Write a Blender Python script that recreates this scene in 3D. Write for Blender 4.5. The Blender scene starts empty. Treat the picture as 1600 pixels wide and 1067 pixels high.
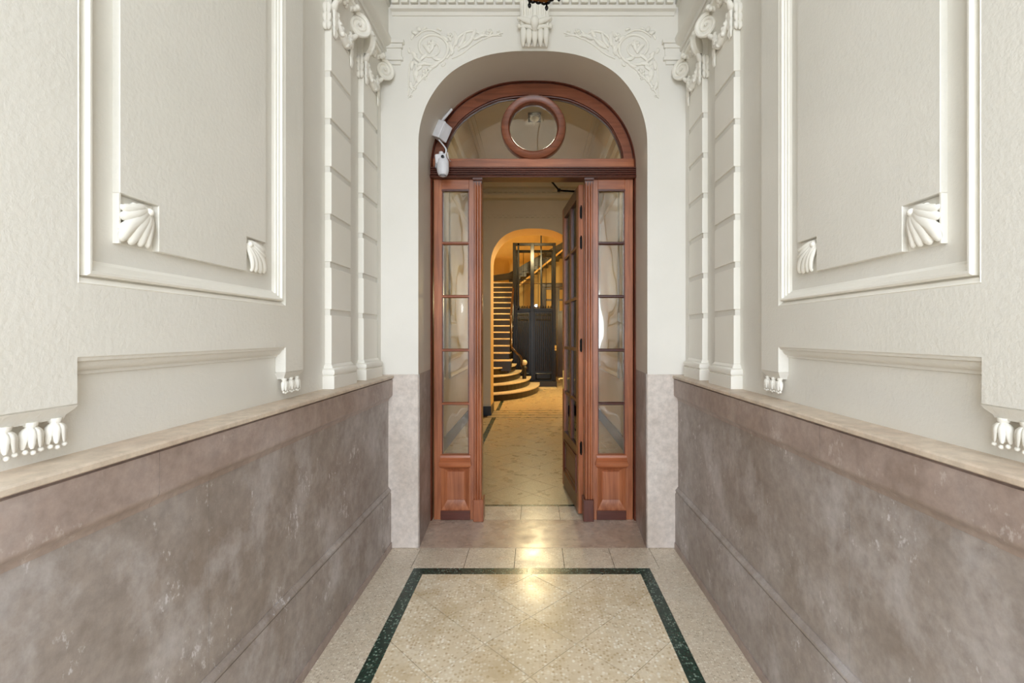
import bpy, math, random
from mathutils import Vector, Matrix, Euler
random.seed(7)
scene = bpy.context.scene
col = scene.collection

# ---------------------------------------------------------------- camera
F = 740.0            # focal length in pixels of the 1600x1067 frame
VX, VY = 836.0, 523.0
cam_d = bpy.data.cameras.new('camera'); cam = bpy.data.objects.new('camera', cam_d); col.objects.link(cam)
cam_d.sensor_width = 36.0; cam_d.lens = F / 1600 * 36
cam_d.shift_x = -(VX - 800) / 1600; cam_d.shift_y = (VY - 533.5) / 1600
cam.location = (0, 0, 1.5); cam.rotation_euler = (math.pi / 2, 0, 0)
cam_d.clip_start = 0.02
scene.camera = cam

# ---------------------------------------------------------------- world, lights, exposure
w = bpy.data.worlds.new('daylight'); scene.world = w; w.use_nodes = True
bg = w.node_tree.nodes['Background']
bg.inputs[0].default_value = (0.86, 0.93, 1.0, 1); bg.inputs[1].default_value = 7.9

def area(name, loc, rot, sx, sy, power, colr, spread=None):
    l = bpy.data.lights.new(name, 'AREA'); l.shape = 'RECTANGLE'; l.size = sx; l.size_y = sy
    l.energy = power; l.color = colr
    o = bpy.data.objects.new(name, l); o.location = loc; o.rotation_euler = rot; col.objects.link(o); return o
def point(name, loc, power, colr, r=.08):
    l = bpy.data.lights.new(name, 'POINT'); l.energy = power; l.color = colr; l.shadow_soft_size = r
    o = bpy.data.objects.new(name, l); o.location = loc; col.objects.link(o); return o
# the open street entrance behind the viewer lets the sky in (portal: guides sampling, emits nothing)
por = area('street_entrance_portal', (-.013, -1.55, 2.1), (math.pi / 2, 0, 0), 2.3, 4.3, 1, (1, 1, 1))
por.data.cycles.is_portal = True
point('stair_hall_lamp_light', (0.0, 11.5, 4.02), 250, (1.0, .82, .44), .10)
point('stair_hall_sconce_light', (1.44, 12.2, 2.42), 130, (1.0, .82, .44), .06)  # added fill light, source out of sight, brightens the far arch and stair hall
point('lift_car_light', (.02, 14.0, 2.3), 4, (.7, .82, 1.0), .03)
area('inner_hall_lamp_light', (0.0, 6.285, 4.325), (0, 0, 0), .13, .16, 16, (1.0, .90, .74))

scene.view_settings.view_transform = 'Standard'; scene.view_settings.look = 'None'
scene.view_settings.exposure = 0.0; scene.view_settings.gamma = 1.0
scene.view_settings.use_curve_mapping = False
scene.cycles.max_bounces = 14; scene.cycles.diffuse_bounces = 8; scene.cycles.glossy_bounces = 5
scene.cycles.transparent_max_bounces = 16; scene.cycles.sample_clamp_indirect = 6
scene.cycles.caustics_reflective = False; scene.cycles.caustics_refractive = False

# ---------------------------------------------------------------- materials
def srgb(r, g, b):
    f = lambda c: c / 12.92 if c <= .04045 else ((c + .055) / 1.055) ** 2.4
    return (f(r / 255), f(g / 255), f(b / 255), 1)
class N:
    def __init__(s, name):
        s.m = bpy.data.materials.new(name); s.m.use_nodes = True
        s.t = s.m.node_tree; s.b = s.t.nodes['Principled BSDF']
        s.tc = s.t.nodes.new('ShaderNodeTexCoord')
        g = s.t.nodes.new('ShaderNodeNewGeometry'); s.pos = g.outputs['Position']
    def n(s, t, **k):
        x = s.t.nodes.new(t)
        for a, v in k.items():
            if a in x.inputs: x.inputs[a].default_value = v
            else: setattr(x, a, v)
        return x
    def l(s, a, b): s.t.links.new(a, b)
    def mapped(s, sc=(1, 1, 1), src=None):
        m = s.n('ShaderNodeMapping'); m.inputs['Scale'].default_value = sc
        s.l(src or s.pos, m.inputs['Vector']); return m.outputs[0]
    def noise(s, scale, detail=4, rough=.55, vec=None, dist=0):
        x = s.n('ShaderNodeTexNoise'); x.inputs['Scale'].default_value = scale
        x.inputs['Detail'].default_value = detail; x.inputs['Roughness'].default_value = rough
        x.inputs['Distortion'].default_value = dist
        s.l(vec or s.pos, x.inputs['Vector']); return x.outputs[0]
    def ramp(s, src, stops):
        r = s.n('ShaderNodeValToRGB'); e = r.color_ramp.elements
        while len(e) < len(stops): e.new(.5)
        for i, (p, c) in enumerate(stops): e[i].position = p; e[i].color = c if len(c) == 4 else (*c, 1)
        s.l(src, r.inputs[0]); return r.outputs[0]
    def mix(s, fac, a, b, mode='MIX'):
        x = s.n('ShaderNodeMix', data_type='RGBA', blend_type=mode)
        for i, v in ((0, fac), (6, a), (7, b)):
            if hasattr(v, 'is_linked') or isinstance(v, bpy.types.NodeSocket): s.l(v, x.inputs[i])
            else: x.inputs[i].default_value = v
        return x.outputs[2]
    def bump(s, h, strength=.3, dist=.01):
        x = s.n('ShaderNodeBump'); x.inputs['Strength'].default_value = strength; x.inputs['Distance'].default_value = dist
        s.l(h, x.inputs['Height']); s.l(x.outputs[0], s.b.inputs['Normal'])
    def color(s, c):
        if isinstance(c, bpy.types.NodeSocket): s.l(c, s.b.inputs['Base Color'])
        else: s.b.inputs['Base Color'].default_value = c
    def rough(s, v):
        if isinstance(v, bpy.types.NodeSocket): s.l(v, s.b.inputs['Roughness'])
        else: s.b.inputs['Roughness'].default_value = v
g4 = lambda v: (v, v, v, 1)

def plaster(name, c1, c2, rough=.6, b=.25):
    m = N(name)
    m.color(m.ramp(m.noise(1.6, 5), [(.3, c1), (.7, c2)]))
    m.rough(rough)
    m.bump(m.noise(70, 4, .6), b, .004)
    return m.m
PLA = plaster('cream_plaster', srgb(219, 216, 208), srgb(226, 223, 216), .5, .4)
ORN = plaster('white_stucco_ornament', srgb(232, 229, 220), srgb(238, 235, 228), .5, .05)
PLB = plaster('pale_front_plaster', srgb(224, 221, 214), srgb(231, 228, 222), .5, .1)
REV = plaster('beige_reveal_plaster', srgb(212, 204, 192), srgb(218, 211, 199), .5, .1)
HAL = plaster('hall_plaster', srgb(196, 188, 168), srgb(204, 196, 178), .6, .1)
OCH = plaster('ochre_plaster', srgb(220, 188, 116), srgb(228, 196, 126), .6, .05)

def marble(name, c1, c2, c3, rough=.35, scuff=.0, vein=(.5, .5, .5, 1), spec=.5):
    m = N(name)
    base = m.ramp(m.noise(2.3, 7, .62, dist=.6), [(.30, c1), (.52, c2), (.72, c3)])
    mot = m.ramp(m.noise(22, 5, .7), [(.35, g4(.82)), (.65, g4(1.08))])
    c = m.mix(1, base, mot, 'MULTIPLY')
    if scuff:
        a = m.noise(5, 3, .6); s = m.noise(55, 3, .75, m.mapped((1, 1, .55)))
        mm = m.n('ShaderNodeMath', operation='MULTIPLY'); m.l(a, mm.inputs[0]); m.l(s, mm.inputs[1])
        msk = m.ramp(mm.outputs[0], [(.35, g4(0)), (.43, g4(scuff))])
        c = m.mix(msk, c, vein)
        blot = m.ramp(m.noise(3.1, 6, .7, m.mapped((1, 1.3, 1))), [(.50, g4(0)), (.72, g4(.62 * scuff))])
        c = m.mix(blot, c, vein)
    m.color(c); m.rough(m.ramp(m.noise(9, 4), [(.3, g4(rough)), (.7, g4(rough + .15))]))
    m.bump(m.noise(30, 3), .06, .003)
    return m.m
WAI = marble('taupe_marble', srgb(140, 127, 118), srgb(158, 148, 142), srgb(176, 168, 165), .36, .85, srgb(208, 204, 206))
WAB = marble('brown_marble_band', srgb(148, 130, 120), srgb(163, 146, 138), srgb(176, 162, 156), .30, .5, srgb(200, 190, 186))
CAP = marble('pale_marble_cap', srgb(196, 176, 158), srgb(208, 192, 174), srgb(216, 202, 186), .4, .3, srgb(215, 205, 195))
PLI = marble('pale_limestone', srgb(200, 187, 177), srgb(212, 201, 193), srgb(220, 211, 204), .45, .3, srgb(222, 215, 208))
THR = marble('rose_threshold_marble', srgb(182, 160, 142), srgb(198, 178, 162), srgb(208, 192, 178), .2, .35, srgb(120, 104, 90))
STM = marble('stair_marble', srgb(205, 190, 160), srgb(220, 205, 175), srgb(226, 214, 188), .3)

def terrazzo(name, base1, base2, chips, rough=.16, scale=70, stain=None):
    m = N(name)
    b = m.ramp(m.noise(4, 5), [(.3, base1), (.7, base2)])
    v = m.n('ShaderNodeTexVoronoi'); v.inputs['Scale'].default_value = scale; v.inputs['Randomness'].default_value = 1
    m.l(m.pos, v.inputs['Vector'])
    sep = m.n('ShaderNodeSeparateColor'); m.l(v.outputs['Color'], sep.inputs[0])
    chipc = m.ramp(sep.outputs[0], chips)
    msk = m.ramp(v.outputs['Distance'], [(.30, g4(.85)), (.55, g4(0))])
    c = m.mix(msk, b, chipc)
    if stain:
        c = m.mix(m.ramp(m.noise(3.2, 4, .6), [(.45, g4(0)), (.75, g4(.55))]), c, stain)
    m.color(c)
    m.rough(m.ramp(m.noise(6, 4), [(.3, g4(rough)), (.7, g4(rough + .14))]))
    return m.m
TZB = terrazzo('beige_terrazzo', srgb(222, 206, 178), srgb(230, 217, 193), [(.0, srgb(190, 166, 132)), (.4, srgb(214, 196, 165)), (.8, srgb(250, 244, 230))], .17, 62, srgb(178, 150, 98))
TZL = terrazzo('pale_border_terrazzo', srgb(208, 194, 174), srgb(217, 205, 187), [(.0, srgb(165, 150, 128)), (.5, srgb(214, 202, 182)), (.9, srgb(242, 236, 222))], .2, 95)
TZG = terrazzo('green_terrazzo', srgb(24, 46, 38), srgb(34, 58, 48), [(.0, srgb(20, 40, 33)), (.6, srgb(48, 82, 68)), (.95, srgb(150, 172, 158))], .2, 85)
HFL = terrazzo('hall_terrazzo', srgb(182, 166, 132), srgb(186, 170, 136), [(.0, srgb(165, 146, 112)), (.45, srgb(190, 174, 142)), (.9, srgb(214, 202, 175))], .24, 75)

def wood(name, c1, c2, c3, vertical=True, rough=.3, sc=1.0):
    m = N(name)
    s = (26, 26, 1.3) if vertical else (1.3, 26, 26)
    vec = m.mapped(s, m.tc.outputs['Object'])
    a = m.noise(1.0 * sc, 6, .65, vec, .8)
    base = m.ramp(a, [(.28, c1), (.5, c2), (.72, c3)])
    big = m.ramp(m.noise(2.2, 3), [(.3, g4(.72)), (.7, g4(1.15))])
    m.color(m.mix(1, base, big, 'MULTIPLY')); m.rough(rough)
    m.b.inputs['Coat Weight'].default_value = .2; m.b.inputs['Coat Roughness'].default_value = .35
    m.bump(a, .12, .002)
    return m.m
WV = wood('varnished_wood_upright', srgb(124, 66, 40), srgb(164, 98, 64), srgb(190, 124, 86))
WA = wood('brown_arch_wood', srgb(100, 52, 34), srgb(132, 76, 52), srgb(154, 94, 66), False)
WH = wood('varnished_wood_rail', srgb(126, 66, 38), srgb(168, 98, 62), srgb(192, 122, 82), False)
WD = wood('dark_varnished_wood', srgb(62, 26, 18), srgb(88, 42, 30), srgb(108, 56, 40), False)
WDV = wood('dark_varnished_wood_upright', srgb(72, 30, 20), srgb(98, 48, 32), srgb(120, 62, 42))
WO = wood('brown_door_wood', srgb(40, 24, 12), srgb(60, 36, 18), srgb(78, 48, 26))

def plain(name, c, rough=.5, metal=0, emit=None, es=1):
    m = N(name)
    m.color(m.mix(1, c, m.ramp(m.noise(14, 3), [(.3, g4(.9)), (.7, g4(1.05))]), 'MULTIPLY'))
    m.rough(rough); m.b.inputs['Metallic'].default_value = metal
    if emit: m.b.inputs['Emission Color'].default_value = emit; m.b.inputs['Emission Strength'].default_value = es
    return m.m
IRON = plain('black_iron', srgb(14, 12, 11), .25, 0); IRON.node_tree.nodes['Principled BSDF'].inputs['Specular IOR Level'].default_value = .28
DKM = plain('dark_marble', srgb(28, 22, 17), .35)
NAVY = plain('navy_skirting', srgb(26, 30, 44), .35)
WPL = plain('white_plastic', srgb(228, 229, 236), .4)
GPL = plain('grey_plastic', srgb(150, 152, 158), .4)
BLK = plain('black_plastic', srgb(12, 12, 14), .25)
BRS = plain('brass', srgb(190, 150, 80), .3, .9)
RAILM = plain('polished_dark_rail', srgb(60, 36, 22), .2)
SOOT = plain('dark_hallway_joint', srgb(70, 58, 44), .8)
GROUT = plain('grout', srgb(88, 74, 54), .9)
PAVE = plain('street_paving', srgb(140, 138, 132), .9)
LAMPG = plain('lit_lamp_glass', srgb(255, 230, 180), .3, 0, (1, .72, .36, 1), 7)
LIFTL = plain('lit_lift_bulb', srgb(220, 230, 255), .3, 0, (.65, .75, 1, 1), 12)
OPAL = plain('opal_glass', srgb(225, 222, 205), .3)
AMB = plain('amber_glass', srgb(128, 72, 24), .25)
AMB.node_tree.nodes['Principled BSDF'].inputs['Transmission Weight'].default_value = .25

def glass(name):
    m = N(name); t = m.t
    tr = m.n('ShaderNodeBsdfTransparent'); tr.inputs[0].default_value = (.90, .90, .86, 1)
    gl = m.n('ShaderNodeBsdfGlossy'); gl.inputs['Roughness'].default_value = .02
    fr = m.n('ShaderNodeFresnel'); fr.inputs['IOR'].default_value = 1.95
    mx = m.n('ShaderNodeMixShader')
    bp = m.n('ShaderNodeBump'); bp.inputs['Strength'].default_value = .35; bp.inputs['Distance'].default_value = .02
    m.l(m.noise(5.5, 1, .4, m.mapped((1, 1, .35))), bp.inputs['Height']); m.l(bp.outputs[0], gl.inputs['Normal'])
    m.l(fr.outputs[0], mx.inputs[0]); m.l(tr.outputs[0], mx.inputs[1]); m.l(gl.outputs[0], mx.inputs[2])
    m.l(mx.outputs[0], t.nodes['Material Output'].inputs[0])
    return m.m
GLS = glass('old_window_glass')

# ---------------------------------------------------------------- mesh helpers
WL = {}      # world location of every parent (unrotated ones)
class MB:
    def __init__(s): s.v = []; s.f = []
    def add(s, vs, fs):
        o = len(s.v); s.v += [tuple(p) for p in vs]; s.f += [tuple(i + o for i in f) for f in fs]; return s
    def box(s, x0, x1, y0, y1, z0, z1):
        v = [(x, y, z) for x in (x0, x1) for y in (y0, y1) for z in (z0, z1)]
        return s.add(v, [(0, 1, 3, 2), (4, 6, 7, 5), (0, 4, 5, 1), (2, 3, 7, 6), (0, 2, 6, 4), (1, 5, 7, 3)])
    def prism(s, poly, fn0, fn1):
        n = len(poly); v = [fn0(p) for p in poly] + [fn1(p) for p in poly]
        f = [tuple(range(n)), tuple(range(2 * n - 1, n - 1, -1))] + [(i, i + n, (i + 1) % n + n, (i + 1) % n) for i in range(n)]
        return s.add(v, f)
    def prism_z(s, poly, z0, z1): return s.prism(poly, lambda p: (p[0], p[1], z0), lambda p: (p[0], p[1], z1))
    def prism_y(s, poly, y0, y1): return s.prism(poly, lambda p: (p[0], y0, p[1]), lambda p: (p[0], y1, p[1]))
    def prism_x(s, poly, x0, x1): return s.prism(poly, lambda p: (x0, p[0], p[1]), lambda p: (x1, p[0], p[1]))
    def loft(s, rings, closed=True, caps=True):
        n = len(rings[0]); vs = [p for r in rings for p in r]; fs = []
        for k in range(len(rings) - 1):
            for i in range(n if closed else n - 1):
                j = (i + 1) % n; fs.append((k * n + i, k * n + j, (k + 1) * n + j, (k + 1) * n + i))
        if caps: fs += [tuple(range(n)), tuple(range(len(vs) - 1, len(vs) - 1 - n, -1))]
        return s.add(vs, fs)
    def tube(s, pts, rad, n=8, flat=None):
        """tube along pts; rad a number or a list; flat=(axis Vector, factor) squeezes it along an axis"""
        pts = [Vector(p) for p in pts]; R = rad if isinstance(rad, (list, tuple)) else [rad] * len(pts)
        rings = []; up = None
        for i, p in enumerate(pts):
            t = (pts[min(i + 1, len(pts) - 1)] - pts[max(i - 1, 0)]).normalized()
            if up is None:
                up = Vector((0, 0, 1)) if abs(t.z) < .9 else Vector((0, 1, 0))
            a = (up - t * up.dot(t)).normalized(); b = t.cross(a); up = a
            ring = []
            for k in range(n):
                an = 2 * math.pi * k / n; d = (a * math.cos(an) + b * math.sin(an)) * R[i]
                if flat: d = d - flat[0] * d.dot(flat[0]) * (1 - flat[1])
                ring.append(p + d)
            rings.append(ring)
        return s.loft(rings)
    def lathe(s, c, prof, n=20, axis='z'):
        rings = []
        for r, h in prof:
            ring = []
            for k in range(n):
                a = 2 * math.pi * k / n; x, y = r * math.cos(a), r * math.sin(a)
                ring.append({'z': (c[0] + x, c[1] + y, c[2] + h), 'y': (c[0] + x, c[1] + h, c[2] + y), 'x': (c[0] + h, c[1] + x, c[2] + y)}[axis])
            rings.append(ring)
        return s.loft(rings)
    def ball(s, c, r, n=10, sc=(1, 1, 1)):
        m = n // 2 + 1; rings = []
        for i in range(m + 1):
            t = math.pi * (i + .02) / (m + .04)
            rings.append([(c[0] + r * sc[0] * math.sin(t) * math.cos(2 * math.pi * k / n), c[1] + r * sc[1] * math.sin(t) * math.sin(2 * math.pi * k / n), c[2] + r * sc[2] * math.cos(t)) for k in range(n)])
        return s.loft(rings)
    def rot(s, M, start=0):
        for i in range(start, len(s.v)): s.v[i] = tuple(M @ Vector(s.v[i]))
        return s
    def build(s, name, mat, parent=None, smooth=None, bevel=0, local=False):
        me = bpy.data.meshes.new(name)
        xs, ys, zs = zip(*s.v)
        o0 = Vector(((min(xs) + max(xs)) / 2, (min(ys) + max(ys)) / 2, min(zs)))
        me.from_pydata([tuple(Vector(p) - o0) for p in s.v], [], s.f)
        me.materials.append(mat)
        import bmesh
        bm = bmesh.new(); bm.from_mesh(me); bmesh.ops.remove_doubles(bm, verts=bm.verts, dist=1e-6)
        bmesh.ops.recalc_face_normals(bm, faces=bm.faces)
        if bevel:
            ed = [e for e in bm.edges if len(e.link_faces) == 2 and e.calc_face_angle(0) > .6]
            bmesh.ops.bevel(bm, geom=ed, offset=bevel, segments=1, affect='EDGES', clamp_overlap=True)
        bm.to_mesh(me); bm.free()
        if smooth:
            me.shade_smooth(); me.set_sharp_from_angle(angle=math.radians(smooth))
        o = bpy.data.objects.new(name, me); col.objects.link(o)
        base = Vector((0, 0, 0))
        if parent: o.parent = parent; base = WL.get(parent.name, Vector((0, 0, 0)))
        o.location = o0 - base
        WL[o.name] = o0.copy()
        return o
def empty(name, loc, label, cat, group=None, rz=0, kind=None):
    o = bpy.data.objects.new(name, None); col.objects.link(o); o.location = loc; o.rotation_euler = (0, 0, rz)
    o.empty_display_size = .1
    WL[o.name] = Vector(loc) if rz == 0 else Vector((0, 0, 0))
    return tag(o, label, cat, group, kind)
def tag(o, label=None, cat=None, group=None, kind=None):
    if label: o['label'] = label
    if cat: o['category'] = cat
    if group: o['group'] = group
    if kind: o['kind'] = kind
    return o
def box(name, mat, parent, x0, x1, y0, y1, z0, z1, bevel=0):
    return MB().box(x0, x1, y0, y1, z0, z1).build(name, mat, parent, bevel=bevel)
def catmull(P, n=6):
    out = []
    for i in range(len(P) - 1):
        p0 = P[max(i - 1, 0)]; p1 = P[i]; p2 = P[i + 1]; p3 = P[min(i + 2, len(P) - 1)]
        for k in range(n):
            t = k / n
            out.append(tuple(.5 * ((2 * b) + (c - a) * t + (2 * a - 5 * b + 4 * c - d) * t * t + (-a + 3 * b - 3 * c + d) * t ** 3) for a, b, c, d in zip(p0, p1, p2, p3)))
    out.append(tuple(P[-1])); return out
def clip(poly, x0, x1, y0, y1):
    def cut(pl, f, inter):
        out = []
        for i in range(len(pl)):
            a, b = pl[i - 1], pl[i]
            fa, fb = f(a), f(b)
            if fb >= 0:
                if fa < 0: out.append(inter(a, b, fa, fb))
                out.append(b)
            elif fa >= 0: out.append(inter(a, b, fa, fb))
        return out
    it = lambda a, b, fa, fb: tuple(u + (v - u) * fa / (fa - fb) for u, v in zip(a, b))
    for f in (lambda p: p[0] - x0, lambda p: x1 - p[0], lambda p: p[1] - y0, lambda p: y1 - p[1]):
        if len(poly) < 3: return []
        poly = cut(poly, f, it)
    return poly

XC = -.013
Y0, YB, YD = -1.5, 3.33, 3.85      # street end, front of arch wall, door plane
HW = 1.10                          # half width of the passage above the wainscot
ZC = 4.3

# ================================================================ FLOOR
floor = tag(box('floor', GROUT, None, -1.9, 1.9, -1.5, 17.2, -.12, -.006), 'terrazzo tiled passage floor with green border running to the stair hall', 'floor', kind='structure')
street = tag(box('floor', PAVE, None, -9, 9, -14, -1.5, -.12, -.006), 'street paving outside the entrance', 'floor', kind='structure')
def tile(poly, mat, name='floor_tile', gap=.0016, dz=0):
    cx = sum(p[0] for p in poly) / len(poly); cy = sum(p[1] for p in poly) / len(poly)
    pl = []
    for p in poly:
        d = math.hypot(p[0] - cx, p[1] - cy) + 1e-9; k = max(0, 1 - gap * 1.5 / d); pl.append((cx + (p[0] - cx) * k, cy + (p[1] - cy) * k))
    MB().prism_z(pl, -.012, 0 + dz).build(name, mat, floor)
def rect(x0, x1, y0, y1): return [(x0, y0), (x1, y0), (x1, y1), (x0, y1)]
BC = -.0215; BI, BO = .686, .757
def diamonds(x0, x1, y0, y1, cx, cy, h, mat):
    i0 = int((x0 - cx) / h) - 2; i1 = int((x1 - cx) / h) + 2
    j0 = int((y0 - cy) / h) - 2; j1 = int((y1 - cy) / h) + 2
    for i in range(i0, i1 + 1):
        for j in range(j0, j1 + 1):
            if (i + j) % 2: continue
            c = (cx + i * h, cy + j * h)
            pl = clip([(c[0] - h, c[1]), (c[0], c[1] - h), (c[0] + h, c[1]), (c[0], c[1] + h)], x0, x1, y0, y1)
            if len(pl) < 3: continue
            ar = abs(sum(pl[k - 1][0] * pl[k][1] - pl[k][0] * pl[k - 1][1] for k in range(len(pl)))) / 2
            if ar > .00012: tile(pl, mat, dz=random.uniform(-.0004, .0004))
diamonds(BC - BI, BC + BI, -1.4, 2.968, -.022, 2.742, .222, TZB)
# green border of the passage
for x0, x1 in ((BC - BO, BC - BI), (BC + BI, BC + BO)):
    y = -1.4
    while y < 2.9:
        y2 = y + .545 if y + .9 < 3.0 else 3.0
        if y2 >= 3.0: y2 = 3.045
        tile(rect(x0, x1, y, y2), TZG, 'border_strip', .0006); y = y2
        if y2 == 3.045: break
for x0, x1 in ((BC - BI, BC - .03), (BC - .03, BC + BI)):
    tile(rect(x0, x1, 2.968, 3.045), TZG, 'border_strip', .0006)
# outer border tiles
for s in (-1, 1):
    xa, xb = (BC - BO, XC - 1.06) if s < 0 else (BC + BO, XC + 1.06)
    off = 0 if s < 0 else .18
    ys = [3.045] + [2.845 - .324 * k + (.0 if s < 0 else -.145) for k in range(13)] + [-1.4]
    for a, b in zip(ys, ys[1:]):
        tile(rect(min(xa, xb), max(xa, xb), b, a), TZL)
xs = [-1.06] + [-.812 + .3215 * k for k in range(6)] + [1.04]
xs = [-1.07, -.80, -.46, -.135, .19, .515, .80, 1.045]
for a, b in zip(xs, xs[1:]): tile(rect(a, b, 3.045, 3.333), TZL)
tile(rect(-.88, .85, 3.335, 3.84), THR, 'threshold_slab', .0005)
xs = [-.88, -.44, -.118, .205, .53, .85]
for a, b in zip(xs, xs[1:]): tile(rect(a, b, 3.84, 4.145), TZL)
tile(rect(-.88, .85, 4.145, 4.185), TZG, 'border_strip', .0006)
diamonds(BC - BI, BC + BI, 4.187, 8.58, -.022, 5.35 - .222, .222, HFL)
for s in (-1, 1):
    xa, xb = sorted((BC + s * BO, BC + s * BI))
    for k in range(8): tile(rect(xa, xb, 4.187 + .549 * k, 4.187 + .549 * (k + 1)), TZG, 'border_strip', .0006)
    xa, xb = sorted((BC + s * BO, XC + s * 1.3))
    for k in range(13): tile(rect(xa, xb, 4.187 + .338 * k, 4.187 + .338 * (k + 1)), HFL)
    xa, xb = sorted((BC + s * BO, BC + s * BI))
    for k in range(3): tile(rect(xa, xb, 9.43 + .45 * k, 9.43 + .45 * (k + 1)), TZG, 'border_strip', .0006)
for k, y in enumerate((8.58, 8.84, 9.10, 9.36)):
    tile(rect(-.88, .86, y, y + .035), TZG, 'border_strip', .0006)
    if k < 3: tile(rect(-.88, .86, y + .036, y + .259), HFL, 'threshold_slab')
big = MB()
for x0, x1 in ((-1.8, BC - BO), (BC - BI, BC + BI), (BC + BO, 1.8)):
    big.box(x0 + .001, x1 - .001, 9.396, 10.78, -.012, 0)
big.box(-1.8, 1.8, 10.782, 17.0, -.012, 0)
big.build('stair_hall_paving', HFL, floor)

# ================================================================ SIDE WALLS OF THE PASSAGE
def side_box(m, s, h0, h1, y0, y1, z0, z1):
    a, b = sorted((XC + s * h0, XC + s * h1)); return m.box(a, b, y0, y1, z0, z1)
def side_profile(m, s, prof, y0, y1):
    """prof: closed list of (half width, z) extruded along y"""
    return m.prism(prof, lambda p: (XC + s * p[0], y0, p[1]), lambda p: (XC + s * p[0], y1, p[1]))
def arc(cx, cz, r, a0, a1, n=5):
    return [(cx + r * math.cos(math.radians(a0 + (a1 - a0) * i / n)), cz + r * math.sin(math.radians(a0 + (a1 - a0) * i / n))) for i in range(n + 1)]
ZL = 1.215
def side_wall(s):
    nm = 'left' if s < 0 else 'right'
    wall = tag(side_box(MB(), s, HW, HW + .25, Y0, 3.85, -.1, ZC).build('wall_' + nm, PLA), 'cream plastered %s wall of the passage above a taupe marble wainscot' % nm, 'wall', kind='structure')
    wain = empty('baseboard_' + nm, (XC + s * 1.05, .9, 0), 'scuffed taupe marble wainscot with brown cap ledge along the %s wall' % nm, 'wainscot', kind='structure')
    # wainscot: skirting, torus moulding, big slabs, fascia, cap; cut at the joints the photo shows
    skirt = [(HW, 0), (.996, 0), (.996, .385), (1.0, .392), (1.0, .398)] + arc(1.009, .408, .012, 250, 110, 4) + [(1.008, .424)] + [(1.012, .432), (HW, .432)]
    slab = [(HW, .432), (1.016, .432), (1.016, 1.040), (HW, 1.040)]
    fas = [(HW, 1.040), (1.014, 1.040), (1.012, 1.050), (1.005, 1.060), (.990, 1.070), (.986, 1.078), (.986, 1.084), (.986, 1.188), (.994, 1.190), (.994, 1.196), (HW, 1.196)]
    cap = [(HW, 1.196), (.981, 1.196), (.977, 1.199), (.977, 1.210), (.981, ZL), (HW, ZL)]
    j_skirt = [-1.5, -.6, .7, 2.0, 3.13, 3.3295]; j_slab = [-1.5, .05, 1.495, 3.3295] if s < 0 else [-1.5, 0.1, 1.51, 3.3295]
    j_fas = [-1.5, -.1, 1.26, 2.28, 3.3295] if s < 0 else [-1.5, .2, 1.62, 3.3295]; j_cap = [-1.5, .55, 2.05, 3.3295]
    for nmx, prof, js, mat in (('skirting_slab', skirt, j_skirt, WAI), ('wainscot_slab', slab, j_slab, WAI), ('fascia_slab', fas, j_fas, WAB), ('cap_slab', cap, j_cap, CAP)):
        for a, b in zip(js, js[1:]):
            side_profile(MB(), s, prof, a + .0008, b - .0008).build(nmx, mat, wain, smooth=35)
    # small worn brown strip at the foot of the skirting
    side_box(MB(), s, .990, HW, Y0, 3.3295, 0.0005, .045).build('foot_strip', WAB, wain)
    return wall
wl = side_wall(-1); wr = side_wall(1)

# ---------------- raised wall panels
def rect_frame(m, s, ya, yb, za, zb, prof):
    """prof: list of (inset, half width). Builds a mitred rectangular moulding, open at both ends of the profile"""
    rings = [[(XC + s * h, ya + d, za + d), (XC + s * h, yb - d, za + d), (XC + s * h, yb - d, zb - d), (XC + s * h, ya + d, zb - d)] for d, h in prof]
    return m.loft(rings, True, False)
def cells(m, s, ys, zs, skip, h0, h1):
    idx = {}; vs = []; fs = []
    def v(i, j, k):
        if (i, j, k) not in idx: idx[(i, j, k)] = len(vs); vs.append((XC + s * (h0, h1)[k], ys[i], zs[j]))
        return idx[(i, j, k)]
    full = {(i, j) for i in range(len(ys) - 1) for j in range(len(zs) - 1)} - set(skip)
    for i, j in full:
        fs.append((v(i, j, 0), v(i + 1, j, 0), v(i + 1, j + 1, 0), v(i, j + 1, 0)))
        fs.append((v(i, j, 1), v(i + 1, j, 1), v(i + 1, j + 1, 1), v(i, j + 1, 1)))
        for (di, dj, a, b) in ((-1, 0, (i, j), (i, j + 1)), (1, 0, (i + 1, j), (i + 1, j + 1)), (0, -1, (i, j), (i + 1, j)), (0, 1, (i, j + 1), (i + 1, j + 1))):
            if (i + di, j + dj) not in full: fs.append((v(*a, 0), v(*b, 0), v(*b, 1), v(*a, 1)))
    return m.add(vs, fs)
PA, PB = .945, 2.183        # slab
FA, FB = 1.108, 2.026       # frame / notch
HS = 1.055                  # slab face half width
HB = HW                     # wall
def petal(m, pts, w, nrm, flat=.45, n=8, steps=4):
    P = catmull(pts, steps); k = len(P)
    R = [max(.0006, w * (math.sin(math.pi * (.08 + .86 * (i / (k - 1)) ** .8)) ** .7)) for i in range(k)]
    return m.tube(P, R, n, (nrm, flat))
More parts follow.
